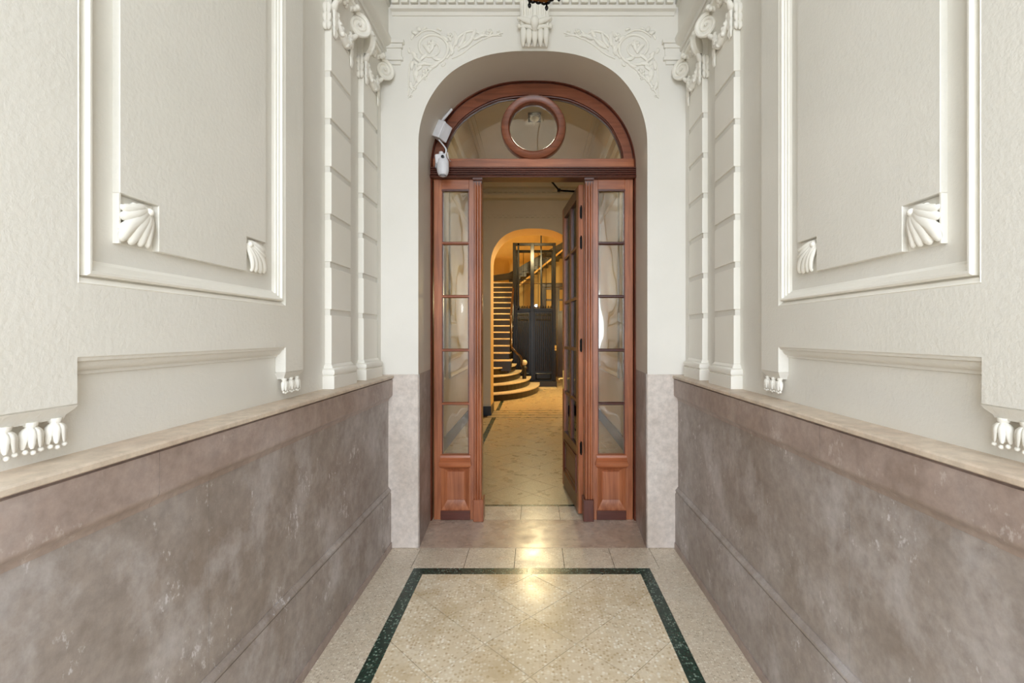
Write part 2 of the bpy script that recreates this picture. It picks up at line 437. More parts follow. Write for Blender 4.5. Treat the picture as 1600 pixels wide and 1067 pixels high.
def leaf_corner(parent, s, ya, yb, za, zb, near):
    """acanthus quarter leaf in the square ya..yb, za..zb growing from the corner nearest the panel centre"""
    nrm = Vector((s, 0, 0)); m = MB()
    side_box(m, s, 1.080, HB, ya + .001, yb - .001, za, zb - .001)
    if near: side_box(m, s, 1.064, HB, ya, ya + .005, za, zb)
    L = yb - ya
    def P_(r, aa, h):
        du, dv = min(max(r * math.cos(aa), 0), L - .026), min(max(r * math.sin(aa), 0), L - .018)
        y = (yb - .015 - du) if near else (ya + .013 + du)
        return (XC + s * (h + .006), y, zb - .012 - dv)
    # broad curling lobes with a ridge each, springing from the inner top corner
    for a0, a1, ln, wd in ((9, 7, .96, .014), (20, 19, 1.0, .0175), (32, 33, 1.13, .0195), (45, 46, 1.30, .021), (57, 58, 1.13, .0195), (69, 71, 1.0, .0175), (80, 83, .94, .014)):
        pts = []
        for t in (0, .2, .4, .6, .8, 1):
            aa = math.radians(a0 + (a1 - a0) * t + 7 * math.sin(math.pi * t) * (1 if a1 < 45 else -1))
            r = .012 + L * ln * t; q = P_(r, aa, 1.068 - .013 * math.sin(math.pi * t * .85))
            pts.append(q)
        petal(m, pts, wd, nrm, .62, 8, 4)
    for k in range(2):
        m.ball(P_(.045 + .018 * k, .12, 1.062), .009, 8)
    m.ball(P_(.018, .8, 1.060), .012, 8)
    return m.build('corner_leaf', ORN, parent, smooth=50)
def husk(m, s, y, z, sc=1.0):
    x = XC + s * (HW - .026)
    m.lathe((x, y, z), [(.013 * sc, 0), (.012 * sc, -.008), (.006 * sc, -.014), (.007 * sc, -.02)], 10)
    for k, a in enumerate((-75, -25, 25, 75)):
        a = math.radians(a); dx, dy = -s * math.cos(a), math.sin(a)
        petal(m, [(x, y, z - .012), (x + dx * .011 * sc, y + dy * .016 * sc, z - .022 * sc), (x + dx * .013 * sc, y + dy * .019 * sc, z - .038 * sc), (x + dx * .014 * sc, y + dy * .020 * sc, z - .056 * sc)], .0088 * sc, Vector((dx, dy, 0)), .55, 7, 3)
    m.ball((x, y, z - .040), .012 * sc, 8, (1, 1, 1.4))
    for k in (-1, 0, 1):
        m.ball((x - s * .006, y + k * .016 * sc, z - (.066 if k == 0 else .062) * sc), .0056 * sc, 8)
def wall_panel(s):
    nm = 'left' if s < 0 else 'right'
    root = empty('wall_panel', (XC + s * HW, (PA + PB) / 2, 1.24), 'tall raised plaster wall panel with leaf corners on the %s wall' % nm, 'wall panel', 'raised plaster panels on the passage walls')
    ys = [PA - .02, FA, FB, PB]; zs = [1.337, 1.445, 1.623, 3.2, 3.36]
    cells(MB(), s, ys, zs, [(1, 0), (1, 2)], HS, HB).build('panel_slab', PLA, root, bevel=.003)
    # stepped frame moulding around the sunk field
    prof = [(-.002, HS + .001), (.0, HS - .001), (.013, HS + .010), (.014, HS + .018), (.018, HS + .019), (.019, HS - .001), (.024, HS - .005), (.031, HS - .003), (.033, HS + .005), (.041, HS + .007), (.042, HS + .012), (.050, HS + .014), (.051, HS + .020), (.060, HS + .026), (.062, HB)]
    m = rect_frame(MB(), s, FA, FB, 1.623, 3.2, prof)
    m.build('frame_moulding', ORN, root, smooth=25)
    side_box(MB(), s, 1.081, HB, FA + .002, FB - .002, 1.625, 3.198).build('recess_panel', PLA, root)
    # raised inner field with square cut-outs at the two lower corners
    ya, yb, za, zb, q = 1.226, 1.894, 1.737, 3.09, .127
    cells(MB(), s, [ya, ya + q, yb - q, yb], [za, za + .13, zb - .13, zb], [(0, 0), (2, 0), (0, 2), (2, 2)], 1.062, HB).build('field_panel', PLA, root, bevel=.002)
    leaf_corner(root, s, ya, ya + q, za, za + .13, True)
    leaf_corner(root, s, yb - q, yb, za, za + .13, False)
    # cyma moulding under the slab between the legs
    pr = [(HB, 1.445), (HS + .004, 1.445), (HS + .006, 1.438), (HS + .016, 1.434), (HS + .018, 1.426), (HS + .026, 1.416), (HS + .036, 1.412), (HS + .037, 1.404), (HB, 1.402)]
    side_profile(MB(), s, pr, FA - .0, FB + .0).build('under_moulding', PLA, root, smooth=30)
    for a, b in ((PA - .02, FA), (FB, PB)):
        r = [[(XC + s * h, a + d, z), (XC + s * h, b - d, z), (XC + s * HB, b - d, z), (XC + s * HB, a + d, z)] for d, h, z in ((0, HS, 1.337), (.004, HS + .004, 1.329), (.016, HS + .014, 1.316), (.018, HS + .016, 1.308))]
        MB().loft(r).build('leg_moulding', PLA, root, smooth=30)
        for k in range(3):
            m = MB(); husk(m, s, (b - .088 if a < 1 else (a + b) / 2) + (k - 1) * .052, 1.312, 1.0 if a < 1 else .96)
            m.build('husk_drop', ORN, root, smooth=60)
wall_panel(-1); wall_panel(1)

# ---------------- pilasters
def volute(m, c, ax_u, nrm, r0=.052, thick=.016, sgn=1):
    """spiral scroll lying in the plane of ax_u (horizontal) and z, centred on c"""
    u = Vector(ax_u).normalized(); nr = Vector(nrm).normalized(); c = Vector(c)
    pts = []; R = []
    N_ = 44
    for i in range(N_ + 1):
        t = i / N_; a = math.radians(70 + 820 * t); r = r0 * (1 - t) ** .85 + .006 * (1 - t)
        pts.append(c + u * (r * math.cos(a)) * sgn + Vector((0, 0, 1)) * (r * math.sin(a)) + nr * (.006 * t)); R.append(.0105 * (1 - t) + .004)
    m.tube(pts, R, 7)
    # thick disc behind the spiral
    k0 = len(m.v); rings = []
    for d, q in ((-thick, .6), (-thick * .9, .95), (.0, .93), (.002, .6)):
        rings.append([c + nr * d + (u * math.cos(2 * math.pi * k / 18) + Vector((0, 0, 1)) * math.sin(2 * math.pi * k / 18)) * (r0 * q) for k in range(18)])
    m.loft(rings); m.ball(c + nr * .012, .009, 8)
def garland(m, s, pts, wd, n=9):
    P = catmull(pts, 6)
    for i in range(0, len(P) - 1, 2):
        t = i / (len(P) - 1); r = wd * (.55 + .6 * math.sin(math.pi * t))
        p = P[i]
        m.ball(p, r, 8, (1, 1, 1.15))
        m.ball((p[0] - s * r * .6, p[1] + random.uniform(-.5, .5) * r, p[2] + random.uniform(-.5, .5) * r), r * .55, 7)
def drop(s, x, y, z, L, wd, parent):
    """hanging cluster of husks, one connected piece"""
    m = MB()
    m.ball((x, y, z), wd * .8, 8, (.8, 1, 1))
    for j, (za, ln, k) in enumerate(((0, .5, 1.0), (.36, .42, .9), (.66, .36, .7))):
        z0 = z - L * za
        for u in (-.55, .55, 0):
            petal(m, [(x, y + u * wd * .5, z0), (x - s * .007, y + u * wd * 1.15, z0 - L * ln * .5), (x - s * .003, y + u * wd * .8, z0 - L * ln)], wd * .62 * k, Vector((1, 0, 0)), .8, 8, 3)
    return m.build('husk_drop', ORN, parent, smooth=60)
def pilaster(s, ya, yb, where):
    nm = 'left' if s < 0 else 'right'
    root = empty('pilaster', (XC + s * HW, (ya + yb) / 2, ZL), 'white banded plaster pilaster with scroll capital, %s wall, %s' % (nm, where), 'pilaster', 'banded pilasters beside the arch')
    hf = 1.064
    gro = [1.619, 1.871, 2.124, 2.376, 2.629, 2.881]
    z = 1.345
    for g in gro + [3.13]:
        top = g - .016 if g != 3.13 else 3.12
        side_box(MB(), s, hf, HW, ya, yb, z, top).build('shaft_block', ORN, root, bevel=.002)
        if g != 3.13: side_box(MB(), s, hf + .009, HW, ya + .005, yb - .005, top, g + .016).build('groove_band', PLA, root)
        z = g + .016
    def ring(d, z): return [(XC + s * (hf - d), ya - d, z), (XC + s * (hf - d), yb + d, z), (XC + s * HW, yb + d, z), (XC + s * HW, ya - d, z)]
    prof = [(.026, ZL + .0005), (.026, 1.281), (.020, 1.283)] + [(.016 + .013 * math.sin(math.radians(a)), 1.303 - .018 * math.cos(math.radians(a))) for a in (10, 45, 90, 135, 170)] + [(.010, 1.324), (.010, 1.331), (.004, 1.337), (0, 1.345)]
    MB().loft([ring(d, z) for d, z in prof]).build('base', ORN, root, smooth=35)
    # capital
    m = MB(); m.loft([ring(d, z) for d, z in ((0, 3.12), (.004, 3.125), (.004, 3.135), (0, 3.14), (-.002, 3.2), (.004, 3.30), (.02, 3.36), (.022, 3.385))])
    cap = m.build('capital', PLA, root, smooth=35)
    m = MB(); m.loft([ring(d, z) for d, z in ((.03, 3.385), (.04, 3.39), (.042, 3.41), (.036, 3.418))]); m.build('abacus', ORN, cap, smooth=35)
    q = .7071
    m = MB(); volute(m, (XC + s * (hf - .045), yb + .012, 3.315), (-s * q, q, 0), (-s * q, -q, 0), .062, .022, -s * s); m.build('volute', ORN, cap, smooth=50)
    m = MB(); volute(m, (XC + s * (hf - .045), ya - .012, 3.315), (-s * q, -q, 0), (-s * q, q, 0), .062, .03); 
    m.build('volute', ORN, cap, smooth=50)
    # leaf under and above each scroll, flower in the middle
    for yy, sg in ((ya, -1), (yb, 1)):
        m = MB(); petal(m, [(XC + s * (hf + .0), yy - sg * .02, 3.22), (XC + s * (hf - .018), yy, 3.24), (XC + s * (hf - .04), yy + sg * .015, 3.27)], .018, Vector((0, 0, 1)), .7); m.build('acanthus', ORN, cap, smooth=60)
        m = MB(); petal(m, [(XC + s * (hf), yy - sg * .06, 3.35), (XC + s * (hf - .03), yy - sg * .035, 3.385), (XC + s * (hf - .06), yy - sg * .01, 3.395)], .018, Vector((0, 0, 1)), .7)
        m.ball((XC + s * (hf - .052), yy - sg * .04, 3.385), .017, 8); m.ball((XC + s * (hf - .045), yy - sg * .058, 3.366), .014, 8); m.build('acanthus', ORN, cap, smooth=60)
    cx = XC + s * (hf - .02); cy = (ya + yb) / 2; m = MB()
    for a in range(6): m.ball((cx, cy + .022 * math.cos(a * 1.047), 3.36 + .022 * math.sin(a * 1.047)), .014, 7)
    m.ball((cx - s * .008, cy, 3.36), .014, 8); m.build('flower', ORN, cap, smooth=60)
    x = XC + s * (hf - .004)
    drop(s, x, ya + .026, 3.25, .16, .022, cap); drop(s, x, yb - .015, 3.25, .19, .017, cap)
    m = MB()
    for za in (0, .05, .095):
        for u in (-1, 1):
            petal(m, [(XC + s * (hf + .018 + u * .004), ya - .004, 3.255 - za), (XC + s * (hf + .018 + u * .012), ya - .016, 3.225 - za), (XC + s * (hf + .018 + u * .006), ya - .010, 3.185 - za * .8)], .013, Vector((0, 1, 0)), .8)
    m.build('husk_drop', ORN, cap, smooth=60)
    m = MB(); P = catmull([(x, ya + .04, 3.23), (x - s * .008, ya + .085, 3.165), (x - s * .010, cy + .03, 3.135), (x - s * .006, yb - .05, 3.17), (x, yb - .025, 3.23)], 5)
    m.tube(P, [.012 + .010 * math.sin(math.pi * i / (len(P) - 1)) for i in range(len(P))], 8)
    for i in range(0, len(P)):
        t = i / (len(P) - 1); r = .010 + .006 * math.sin(math.pi * t); p = P[i]
        m.ball((p[0] - s * .008, p[1] + (.5 if i % 2 else -.5) * r, p[2] + (.7 if i % 3 else -.6) * r), r, 7)
    m.build('swag', ORN, cap, smooth=60)
for s in (-1, 1):
    pilaster(s, 2.505, 2.77, 'farther from the arch')
    pilaster(s, 2.977, 3.237, 'nearer the arch')

# ---------------- entablature of the side walls
EN = [(HW, 3.418), (1.045, 3.418), (1.045, 3.445), (1.036, 3.447), (1.036, 3.478), (1.026, 3.480), (1.026, 3.512), (1.016, 3.516), (1.004, 3.524), (.992, 3.536), (.988, 3.546), (.988, 3.566), (1.004, 3.572), (1.012, 3.60), (1.018, 3.606), (1.018, 3.80), (1.0, 3.81), (1.0, 3.86), (.96, 3.88), (.95, 3.93), (.93, 3.95), (HW, 3.95)]
for k, s in enumerate((-1, 1)):
    o = side_profile(MB(), s, EN, Y0, YB - .0005).build('trim_1' if s < 0 else 'trim_2', PLA, smooth=20)
    tag(o, 'cream plaster entablature with fine mouldings along the top of the %s wall' % ('left', 'right')[k], 'cornice', kind='structure')

# ceiling and street front
tag(box('ceiling', PLA, None, -1.4, 1.4, Y0, 4.0, ZC, ZC + .2), 'passage ceiling', 'ceiling', kind='structure')

# ================================================================ ARCH WALL
def mir(P): return [(-x, z) for x, z in reversed(P)][:-1] + P
A0 = [(0, 79.5), (33, 80.3), (68, 85.5), (98, 95.5), (125, 111), (146, 131.5), (163, 157.5), (173, 183), (178, 208), (179, 232)]
SB = YB / F
XA = -.0155
def arch_pts(ctrl, sc, n=5, x0=XA):
    P = catmull(ctrl, n); P = mir(P); return [(x0 + x * sc, 1.5 + (523 - y) * sc) for x, y in P]
front = arch_pts(A0, SB)                                # from left springing over to right
SD = YD / F
A1 = [(0, 125.4), (33, 127), (64, 134), (92, 146.5), (116, 163), (135, 184), (148, 206), (156, 228), (160, 250), (160.5, 262)]
back = arch_pts(A1, SD, x0=XA)
def arch_wall(m, front, back, yf, yb, X0, X1, ZT):
    a = [(front[0][0], 0)] + front + [(front[-1][0], 0)]
    b = [(back[0][0], 0)] + back + [(back[-1][0], 0)]
    for pts, y in ((a, yf), (b, yb)):
        n = len(pts)
        m.add([(X0, y, 0), (pts[0][0], y, 0), (pts[1][0], y, pts[1][1]), (pts[1][0], y, ZT), (X0, y, ZT)], [(0, 1, 2, 3, 4)])
        m.add([(X1, y, 0), (pts[-1][0], y, 0), (pts[-2][0], y, pts[-2][1]), (pts[-2][0], y, ZT), (X1, y, ZT)], [(0, 1, 2, 3, 4)])
        for i in range(1, n - 2):
            m.add([(*[pts[i][0]], y, pts[i][1]), (pts[i + 1][0], y, pts[i + 1][1]), (pts[i + 1][0], y, ZT), (pts[i][0], y, ZT)], [(0, 1, 2, 3)])
    return a, b
m = MB(); a, b = arch_wall(m, front, back, YB, YD - .005, -1.12, 1.10, ZC)
wb = tag(m.build('wall_back', PLB), 'pale plaster end wall pierced by a tall arch round the wooden door', 'wall', kind='structure')
m = MB(); m.loft([[(x, YB, z) for x, z in a], [(x, YD + .12, z) for x, z in b]], False, False)
m.build('arch_reveal', REV, wb, smooth=30)
# stone lower part
for s, (x0, x1, xd) in ((-1, (-1.08, a[0][0], b[0][0])), (1, (a[-1][0], 1.06, b[-1][0]))):
    box('limestone_base', PLI, wb, x0 if s < 0 else x0 - .002, x1 + .002 if s < 0 else x1, YB - .008, YB + .03, .0005, 1.222, bevel=.006)
    e = (x1 if s < 0 else x0)
    m = MB(); m.prism_z([(e - s * .006, YB + .012), (xd - s * .006, YD - .012), (xd + s * .05, YD - .012), (e + s * .05, YB + .012)], .0005, 1.222)
    m.build('reveal_slab', WAI, wb)
# small filler strip between the corner pilaster and the end wall
for s in (-1, 1):
    side_box(MB(), s, 1.072, HW, 3.27, 3.329, ZL, 3.418).build('corner_strip', PLA, wb)
# impost return mouldings either side of the arch
for s in (-1, 1):
    x_in = XC + s * 1.0
    m = MB()
    for z0, z1, xe, yd in ((3.535, 3.56, .903, .034), (3.505, 3.535, .915, .024), (3.445, 3.505, .924, .016), (3.420, 3.445, .912, .024), (3.395, 3.42, .93, .012)):
        xx = sorted((XC + s * xe, XC + s * 1.05)); m.box(xx[0], xx[1], YB - yd, YB + .001, z0, z1)
    m.build('impost_return', PLB, wb, bevel=.002)
# dentil cornice across the end wall
cor = MB()
prof = [(YB + .01, 3.738), (YB - .010, 3.738), (YB - .022, 3.756), (YB - .05, 3.76), (YB - .05, 3.786), (YB - .026, 3.788), (YB - .026, 3.90), (YB - .09, 3.905), (YB - .12, 3.95), (YB + .01, 3.95)]
cor.prism(prof, lambda p: (XC - .99, p[0], p[1]), lambda p: (XC + .99, p[0], p[1]))
cor = tag(cor.build('trim_3', PLB, smooth=20), 'white dentil cornice across the end wall above the arch', 'cornice', kind='structure')
dm = None
for k in range(30):
    x = XC - .975 + .0655 * k + .02
    if dm is None:
        dm = box('dentil', ORN, cor, x - .0235, x + .0235, YB - .064, YB - .025, 3.795, 3.86, .002)
    else:
        d = dm.copy(); col.objects.link(d); d.parent = cor; d.location = dm.location + Vector((.0655 * k, 0, 0))

# keystone console
def fx(px, Y=YB): return (px - VX) * Y / F
def fz(py, Y=YB): return 1.5 + (VY - py) * Y / F
ks = empty('keystone', (fx(836), YB, fz(80)), 'white fluted plaster scroll keystone crowning the arch', 'keystone')
xa, xb = fx(812.5), fx(858.5); xm = (xa + xb) / 2; hwk = (xb - xa) / 2
m = MB(); rings = []
for z, pr, wd in ((fz(76), .03, .86), (fz(62), .055, .88), (fz(52), .075, .9), (fz(44), .085, .94), (fz(30), .07, .97), (fz(12), .09, 1.0), (fz(2), .12, 1.02), (3.9, .13, 1.02)):
    rings.append([(xm - hwk * wd, YB - pr, z), (xm + hwk * wd, YB - pr, z), (xm + hwk * wd, YB, z), (xm - hwk * wd, YB, z)])
m.loft(rings); m.build('console_body', ORN, ks, smooth=30, bevel=.003)
for u in (-.82, -.5, -.18, .18, .5, .82):
    MB().tube([(xm + u * hwk, YB - .06, fz(50)), (xm + u * hwk, YB - .075, fz(32)), (xm + u * hwk, YB - .089, fz(13)), (xm + u * hwk, YB - .118, fz(2))], .011 if abs(u) > .6 else .008, 8).build('flute_rib', ORN, ks, smooth=60)
m = MB()
for u in (-.75, -.38, 0, .38, .75):
    petal(m, [(xm + u * hwk, YB - .07, fz(53)), (xm + u * hwk, YB - .075, fz(66)), (xm + u * hwk * 1.05, YB - .045, fz(79))], .022, Vector((0, 1, 0)), .8)
m.build('leaf_fringe', ORN, ks, smooth=60)
m = MB()
for u, sg in ((-.55, -1), (.55, 1)):
    petal(m, [(xm, YB - .095, fz(50)), (xm + sg * hwk * .5, YB - .10, fz(47)), (xm + sg * hwk * 1.08, YB - .085, fz(40))], .020, Vector((0, 1, 0)), .8)
    petal(m, [(xm, YB - .09, fz(58)), (xm + sg * hwk * .45, YB - .085, fz(53)), (xm + sg * hwk * .98, YB - .07, fz(52))], .016, Vector((0, 1, 0)), .8)
    for k in range(2): m.ball((xm + sg * hwk * (1.02 + .02 * k), YB - .07 + .02 * k, fz(40 + 8 * k)), .017, 8)
petal(m, [(xm, YB - .08, fz(42)), (xm, YB - .12, fz(50)), (xm, YB - .085, fz(61))], .030, Vector((0, 1, 0)), .7)
m.build('acanthus', ORN, ks, smooth=60)

# spandrel scroll reliefs
def spandrel(side):
    nm = 'left' if side < 0 else 'right'
    X = lambda px: fx(833.5 + side * (833.5 - px))
    root = empty('spandrel_relief', (X(672), YB, fz(155)), 'low white scrolling foliage relief in the %s corner above the arch' % nm, 'relief', 'scroll reliefs above the arch')
    ny = Vector((0, 1, 0)); YY = YB - .005
    def path(P, r, name='scroll'):
        P = catmull([(X(x), YY, fz(y)) for x, y in P], 5)
        k = len(P); R = r if isinstance(r, list) else [r * (.45 + .55 * math.sin(math.pi * min(1, .15 + .85 * i / k))) for i in range(k)]
        mm.tube(P, R, 7, (ny, .8))
    sp = []
    for i in range(22):
        t = i / 21; a = math.radians(-150 + 640 * t); r = 33 - 25 * t
        sp.append((674 + r * .95 * math.cos(a), 75 - r * .85 * math.sin(a)))
    mm = MB(); path(sp, [.011 - .005 * k / 110 for k in range(106)]); path([(650, 58), (662, 49), (676, 48), (688, 54)], .007); mm.build('scroll', ORN, root, smooth=60)
    mm = MB(); path([(698, 92), (706, 80), (712, 66), (722, 54), (738, 49), (752, 55)], .010); path([(716, 80), (728, 66), (748, 58), (768, 56), (786, 52)], .008)
    path([(706, 92), (722, 84), (736, 73), (754, 62)], .007); path([(756, 62), (770, 56), (784, 56)], .006)
    mm.build('scroll', ORN, root, smooth=60)
    mm = MB(); path([(652, 84), (642, 98), (639, 120), (638, 150)], .006); path([(680, 104), (668, 114), (655, 128), (644, 143), (638, 154)], .007); path([(650, 100), (652, 116), (646, 134)], .007)
    mm.build('scroll', ORN, root, smooth=60)
    mm = MB()
    rnd = random.Random(3)
    for cx, cy, r in ((703, 57, 4.5), (765, 51, 4.5), (665, 114, 5), (674, 70, 6), (664, 122, 3), (647, 138, 3.5), (642, 150, 2.5), (655, 126, 3), (779, 51, 2.5)):
        for k in range(5):
            a = 2 * math.pi * k / 5
            mm.ball((X(cx + r * .75 * math.cos(a)), YY, fz(cy + r * .75 * math.sin(a))), r * .0045 * .5, 7, (1, .8, 1))
        mm.ball((X(cx), YY - .006, fz(cy)), r * .0045 * .4, 8)
    mm.build('rosettes', ORN, root, smooth=60)['kind'] = 'stuff'
    mm = MB()
    def leaf(x, y, ang, L, wd=3.2, bend=20):
        pts = []
        for t in (0, .35, .7, 1):
            a = math.radians(ang + bend * t); pts.append((X(x + L * t * math.cos(a)), YY - .003 * math.sin(math.pi * t), fz(y - L * t * math.sin(a))))
        petal(mm, pts, wd * .0045, ny, .7, 7, 3)
    for t in range(9):
        a = math.radians(-60 + 40 * t); r = 37
        leaf(673 + r * math.cos(a) * .9, 76 - r * math.sin(a) * .85, math.degrees(a) + 60, 8, 2.2, 40)
    for x, y, a, L in ((672, 82, 60, 20), (672, 84, 110, 18), (668, 86, 200, 16), (676, 90, -30, 16), (712, 72, 75, 22), (716, 74, 45, 26), (720, 76, 25, 30), (708, 84, 100, 18), (735, 60, 40, 16), (740, 62, 15, 22), (700, 66, 120, 14),
                       (650, 108, 250, 14), (648, 118, 290, 14), (658, 118, 230, 14), (642, 128, 260, 12), (660, 104, 200, 14), (672, 106, 10, 16), (668, 100, 170, 16), (650, 92, 100, 12), (646, 96, 240, 14), (760, 56, 170, 14), (652, 54, 140, 9), (656, 50, 100, 8)):
        leaf(x, y, a, L)
    mm.build('leaves', ORN, root, smooth=60)
spandrel(-1); spandrel(1)

# ================================================================ DOOR SCREEN
door = empty('door_1', (XA, YD, 0), 'varnished wooden door screen with arched fanlight and narrow glazed sidelights', 'door', kind='structure')
gx = lambda px: (px - VX) * SD; gz = lambda py: 1.5 + (VY - py) * SD
I0 = [(0, 151), (28, 152.3), (54, 156.5), (78, 166), (101, 180), (119, 197), (130, 216), (136.5, 232), (139, 244), (139.5, 249.5)]
inner = arch_pts(I0, SD)
outer = back
lerp = lambda a, b, t: [(p[0] + (q[0] - p[0]) * t, p[1] + (q[1] - p[1]) * t) for p, q in zip(a, b)]
def arch_member(name, t0, t1, yf, yb_, mat, rnd=0, legs=None, seg=None):
    A, B = lerp(outer, inner, t0), lerp(outer, inner, t1)
    if legs is not None: A = [(A[0][0], legs)] + A + [(A[-1][0], legs)]; B = [(B[0][0], legs)] + B + [(B[-1][0], legs)]
    if seg: A, B = A[seg[0]:seg[1]], B[seg[0]:seg[1]]
    rings = []
    for (ax, az), (bx, bz) in zip(A, B):
        L = lambda t, y: (ax + (bx - ax) * t, y, az + (bz - az) * t)
        if rnd: r = [L(0, yb_), L(0, yf + rnd), L(.18, yf + rnd * .3), L(.5, yf), L(.82, yf + rnd * .3), L(1, yf + rnd), L(1, yb_)]
        else: r = [L(0, yb_), L(0, yf), L(1, yf), L(1, yb_)]
        rings.append(r)
    return MB().loft(rings).build(name, mat, door, smooth=40)
arch_member('outer_moulding', -.04, .17, YD - .035, YD + .09, WDV, .014, legs=.0005)
arch_member('moulding_groove', .17, .27, YD - .004, YD + .09, WDV, 0, legs=2.9)
nA = len(outer)
cuts = [0, 14, 32, nA // 2 + 1, nA - 31, nA - 13, nA]
cuts = [0, 12, 30, 62, 80, nA]
for a0, a1 in zip(cuts, cuts[1:]):
    arch_member('arch_segment', .27, .94, YD - .018 + .001 * random.random(), YD + .05, WA, 0, seg=(max(0, a0 - 1) if a0 else 0, a1))
arch_member('glazing_bead', .92, 1.05, YD - .010, YD + .04, WD, .006)
# transom
m = MB(); xl, xr = gx(677), gx(990)
m.box(xl, xr, YD - .018, YD + .05, gz(262.5), gz(249)); m.build('transom_rail', WH, door, bevel=.002)
m = MB()
pr = [(YD + .06, gz(263)), (YD - .035, gz(263))]
for k in range(4):
    z0 = gz(263.5 + k * 3.2)
    pr += [(YD - .047, z0 - .001), (YD - .049, z0 - .006), (YD - .047, z0 - .011), (YD - .038, z0 - .0135)]
pr += [(YD - .05, gz(277)), (YD - .062, gz(277.6)), (YD - .064, gz(279)), (YD - .058, gz(280.8)), (YD + .06, gz(281))]
m.prism(pr, lambda p: (gx(673.5), p[0], p[1]), lambda p: (gx(993.5), p[0], p[1])); m.build('fluted_lintel', WD, door, smooth=30)
# ring
cxr, czr = gx(833.5), gz(199.8)
m = MB(); R1, R2 = .264, .193; rings = []
for k in range(48):
    a = 2 * math.pi * k / 48; c, s_ = math.cos(a), math.sin(a)
    rings.append([(cxr + r * c, y, czr + r * s_) for r, y in ((R1, YD + .04), (R1, YD - .012), (R1 - .006, YD - .026), (R1 - .014, YD - .020), (R2 + .014, YD - .020), (R2 + .006, YD - .028), (R2, YD - .012), (R2, YD + .04))])
rings.append(rings[0]); m.loft(rings, True, False); m.build('fanlight_ring', WA, door, smooth=40)
# fanlight panes
def pane(poly, name='pane', y=YD + .012, par=None):
    return MB().prism_y(poly, y, y + .004).build(name, GLS, par or door)
zb = gz(250)
for sgn in (-1, 1):
    half = [p for p in inner if (p[0] - cxr) * sgn > .225]
    half = half if sgn > 0 else half
    pts = sorted(half, key=lambda p: (p[0] - cxr) * sgn)
    ring_side = [(cxr + sgn * .228 * math.cos(math.radians(a)), czr + .228 * math.sin(math.radians(a))) for a in range(-80, 81, 10)]
    top = [p for p in sorted(inner, key=lambda p: (p[0] - cxr) * sgn) if (p[0] - cxr) * sgn > .06]
    poly = [(cxr + sgn * .05, zb)] + ring_side + top + [(top[-1][0], zb)]
    # triangulate safely as vertical strips
    mm = MB(); xs_ = [cxr + sgn * (.04 + (abs(top[-1][0] - cxr) - .04) * k / 30) for k in range(31)]
    def topz(x):
        P = sorted(inner)
        for p, q in zip(P, P[1:]):
            if p[0] <= x <= q[0] and q[0] > p[0]: return p[1] + (q[1] - p[1]) * (x - p[0]) / (q[0] - p[0])
        return zb + .001
    for xa_, xb_ in zip(xs_, xs_[1:]):
        da, db = abs(xa_ - cxr), abs(xb_ - cxr); r = .228
        if db < r:
            ha, hb = math.sqrt(r * r - da * da), math.sqrt(r * r - db * db)
            for lo, hi in (((zb, zb), (czr - ha, czr - hb)), ((czr + ha, czr + hb), (topz(xa_), topz(xb_)))):
                if hi[0] > lo[0] and hi[1] > lo[1]:
                    mm.add([(xa_, YD + .012, lo[0]), (xb_, YD + .012, lo[1]), (xb_, YD + .012, hi[1]), (xa_, YD + .012, hi[0])], [(0, 1, 2, 3)])
        else:
            mm.add([(xa_, YD + .012, zb), (xb_, YD + .012, zb), (xb_, YD + .012, max(zb + .0005, topz(xb_))), (xa_, YD + .012, max(zb + .0005, topz(xa_)))], [(0, 1, 2, 3)])
    mm.build('pane', GLS, door)
pane([(cxr + .2 * math.cos(2 * math.pi * k / 32), czr + .2 * math.sin(2 * math.pi * k / 32)) for k in range(32)])
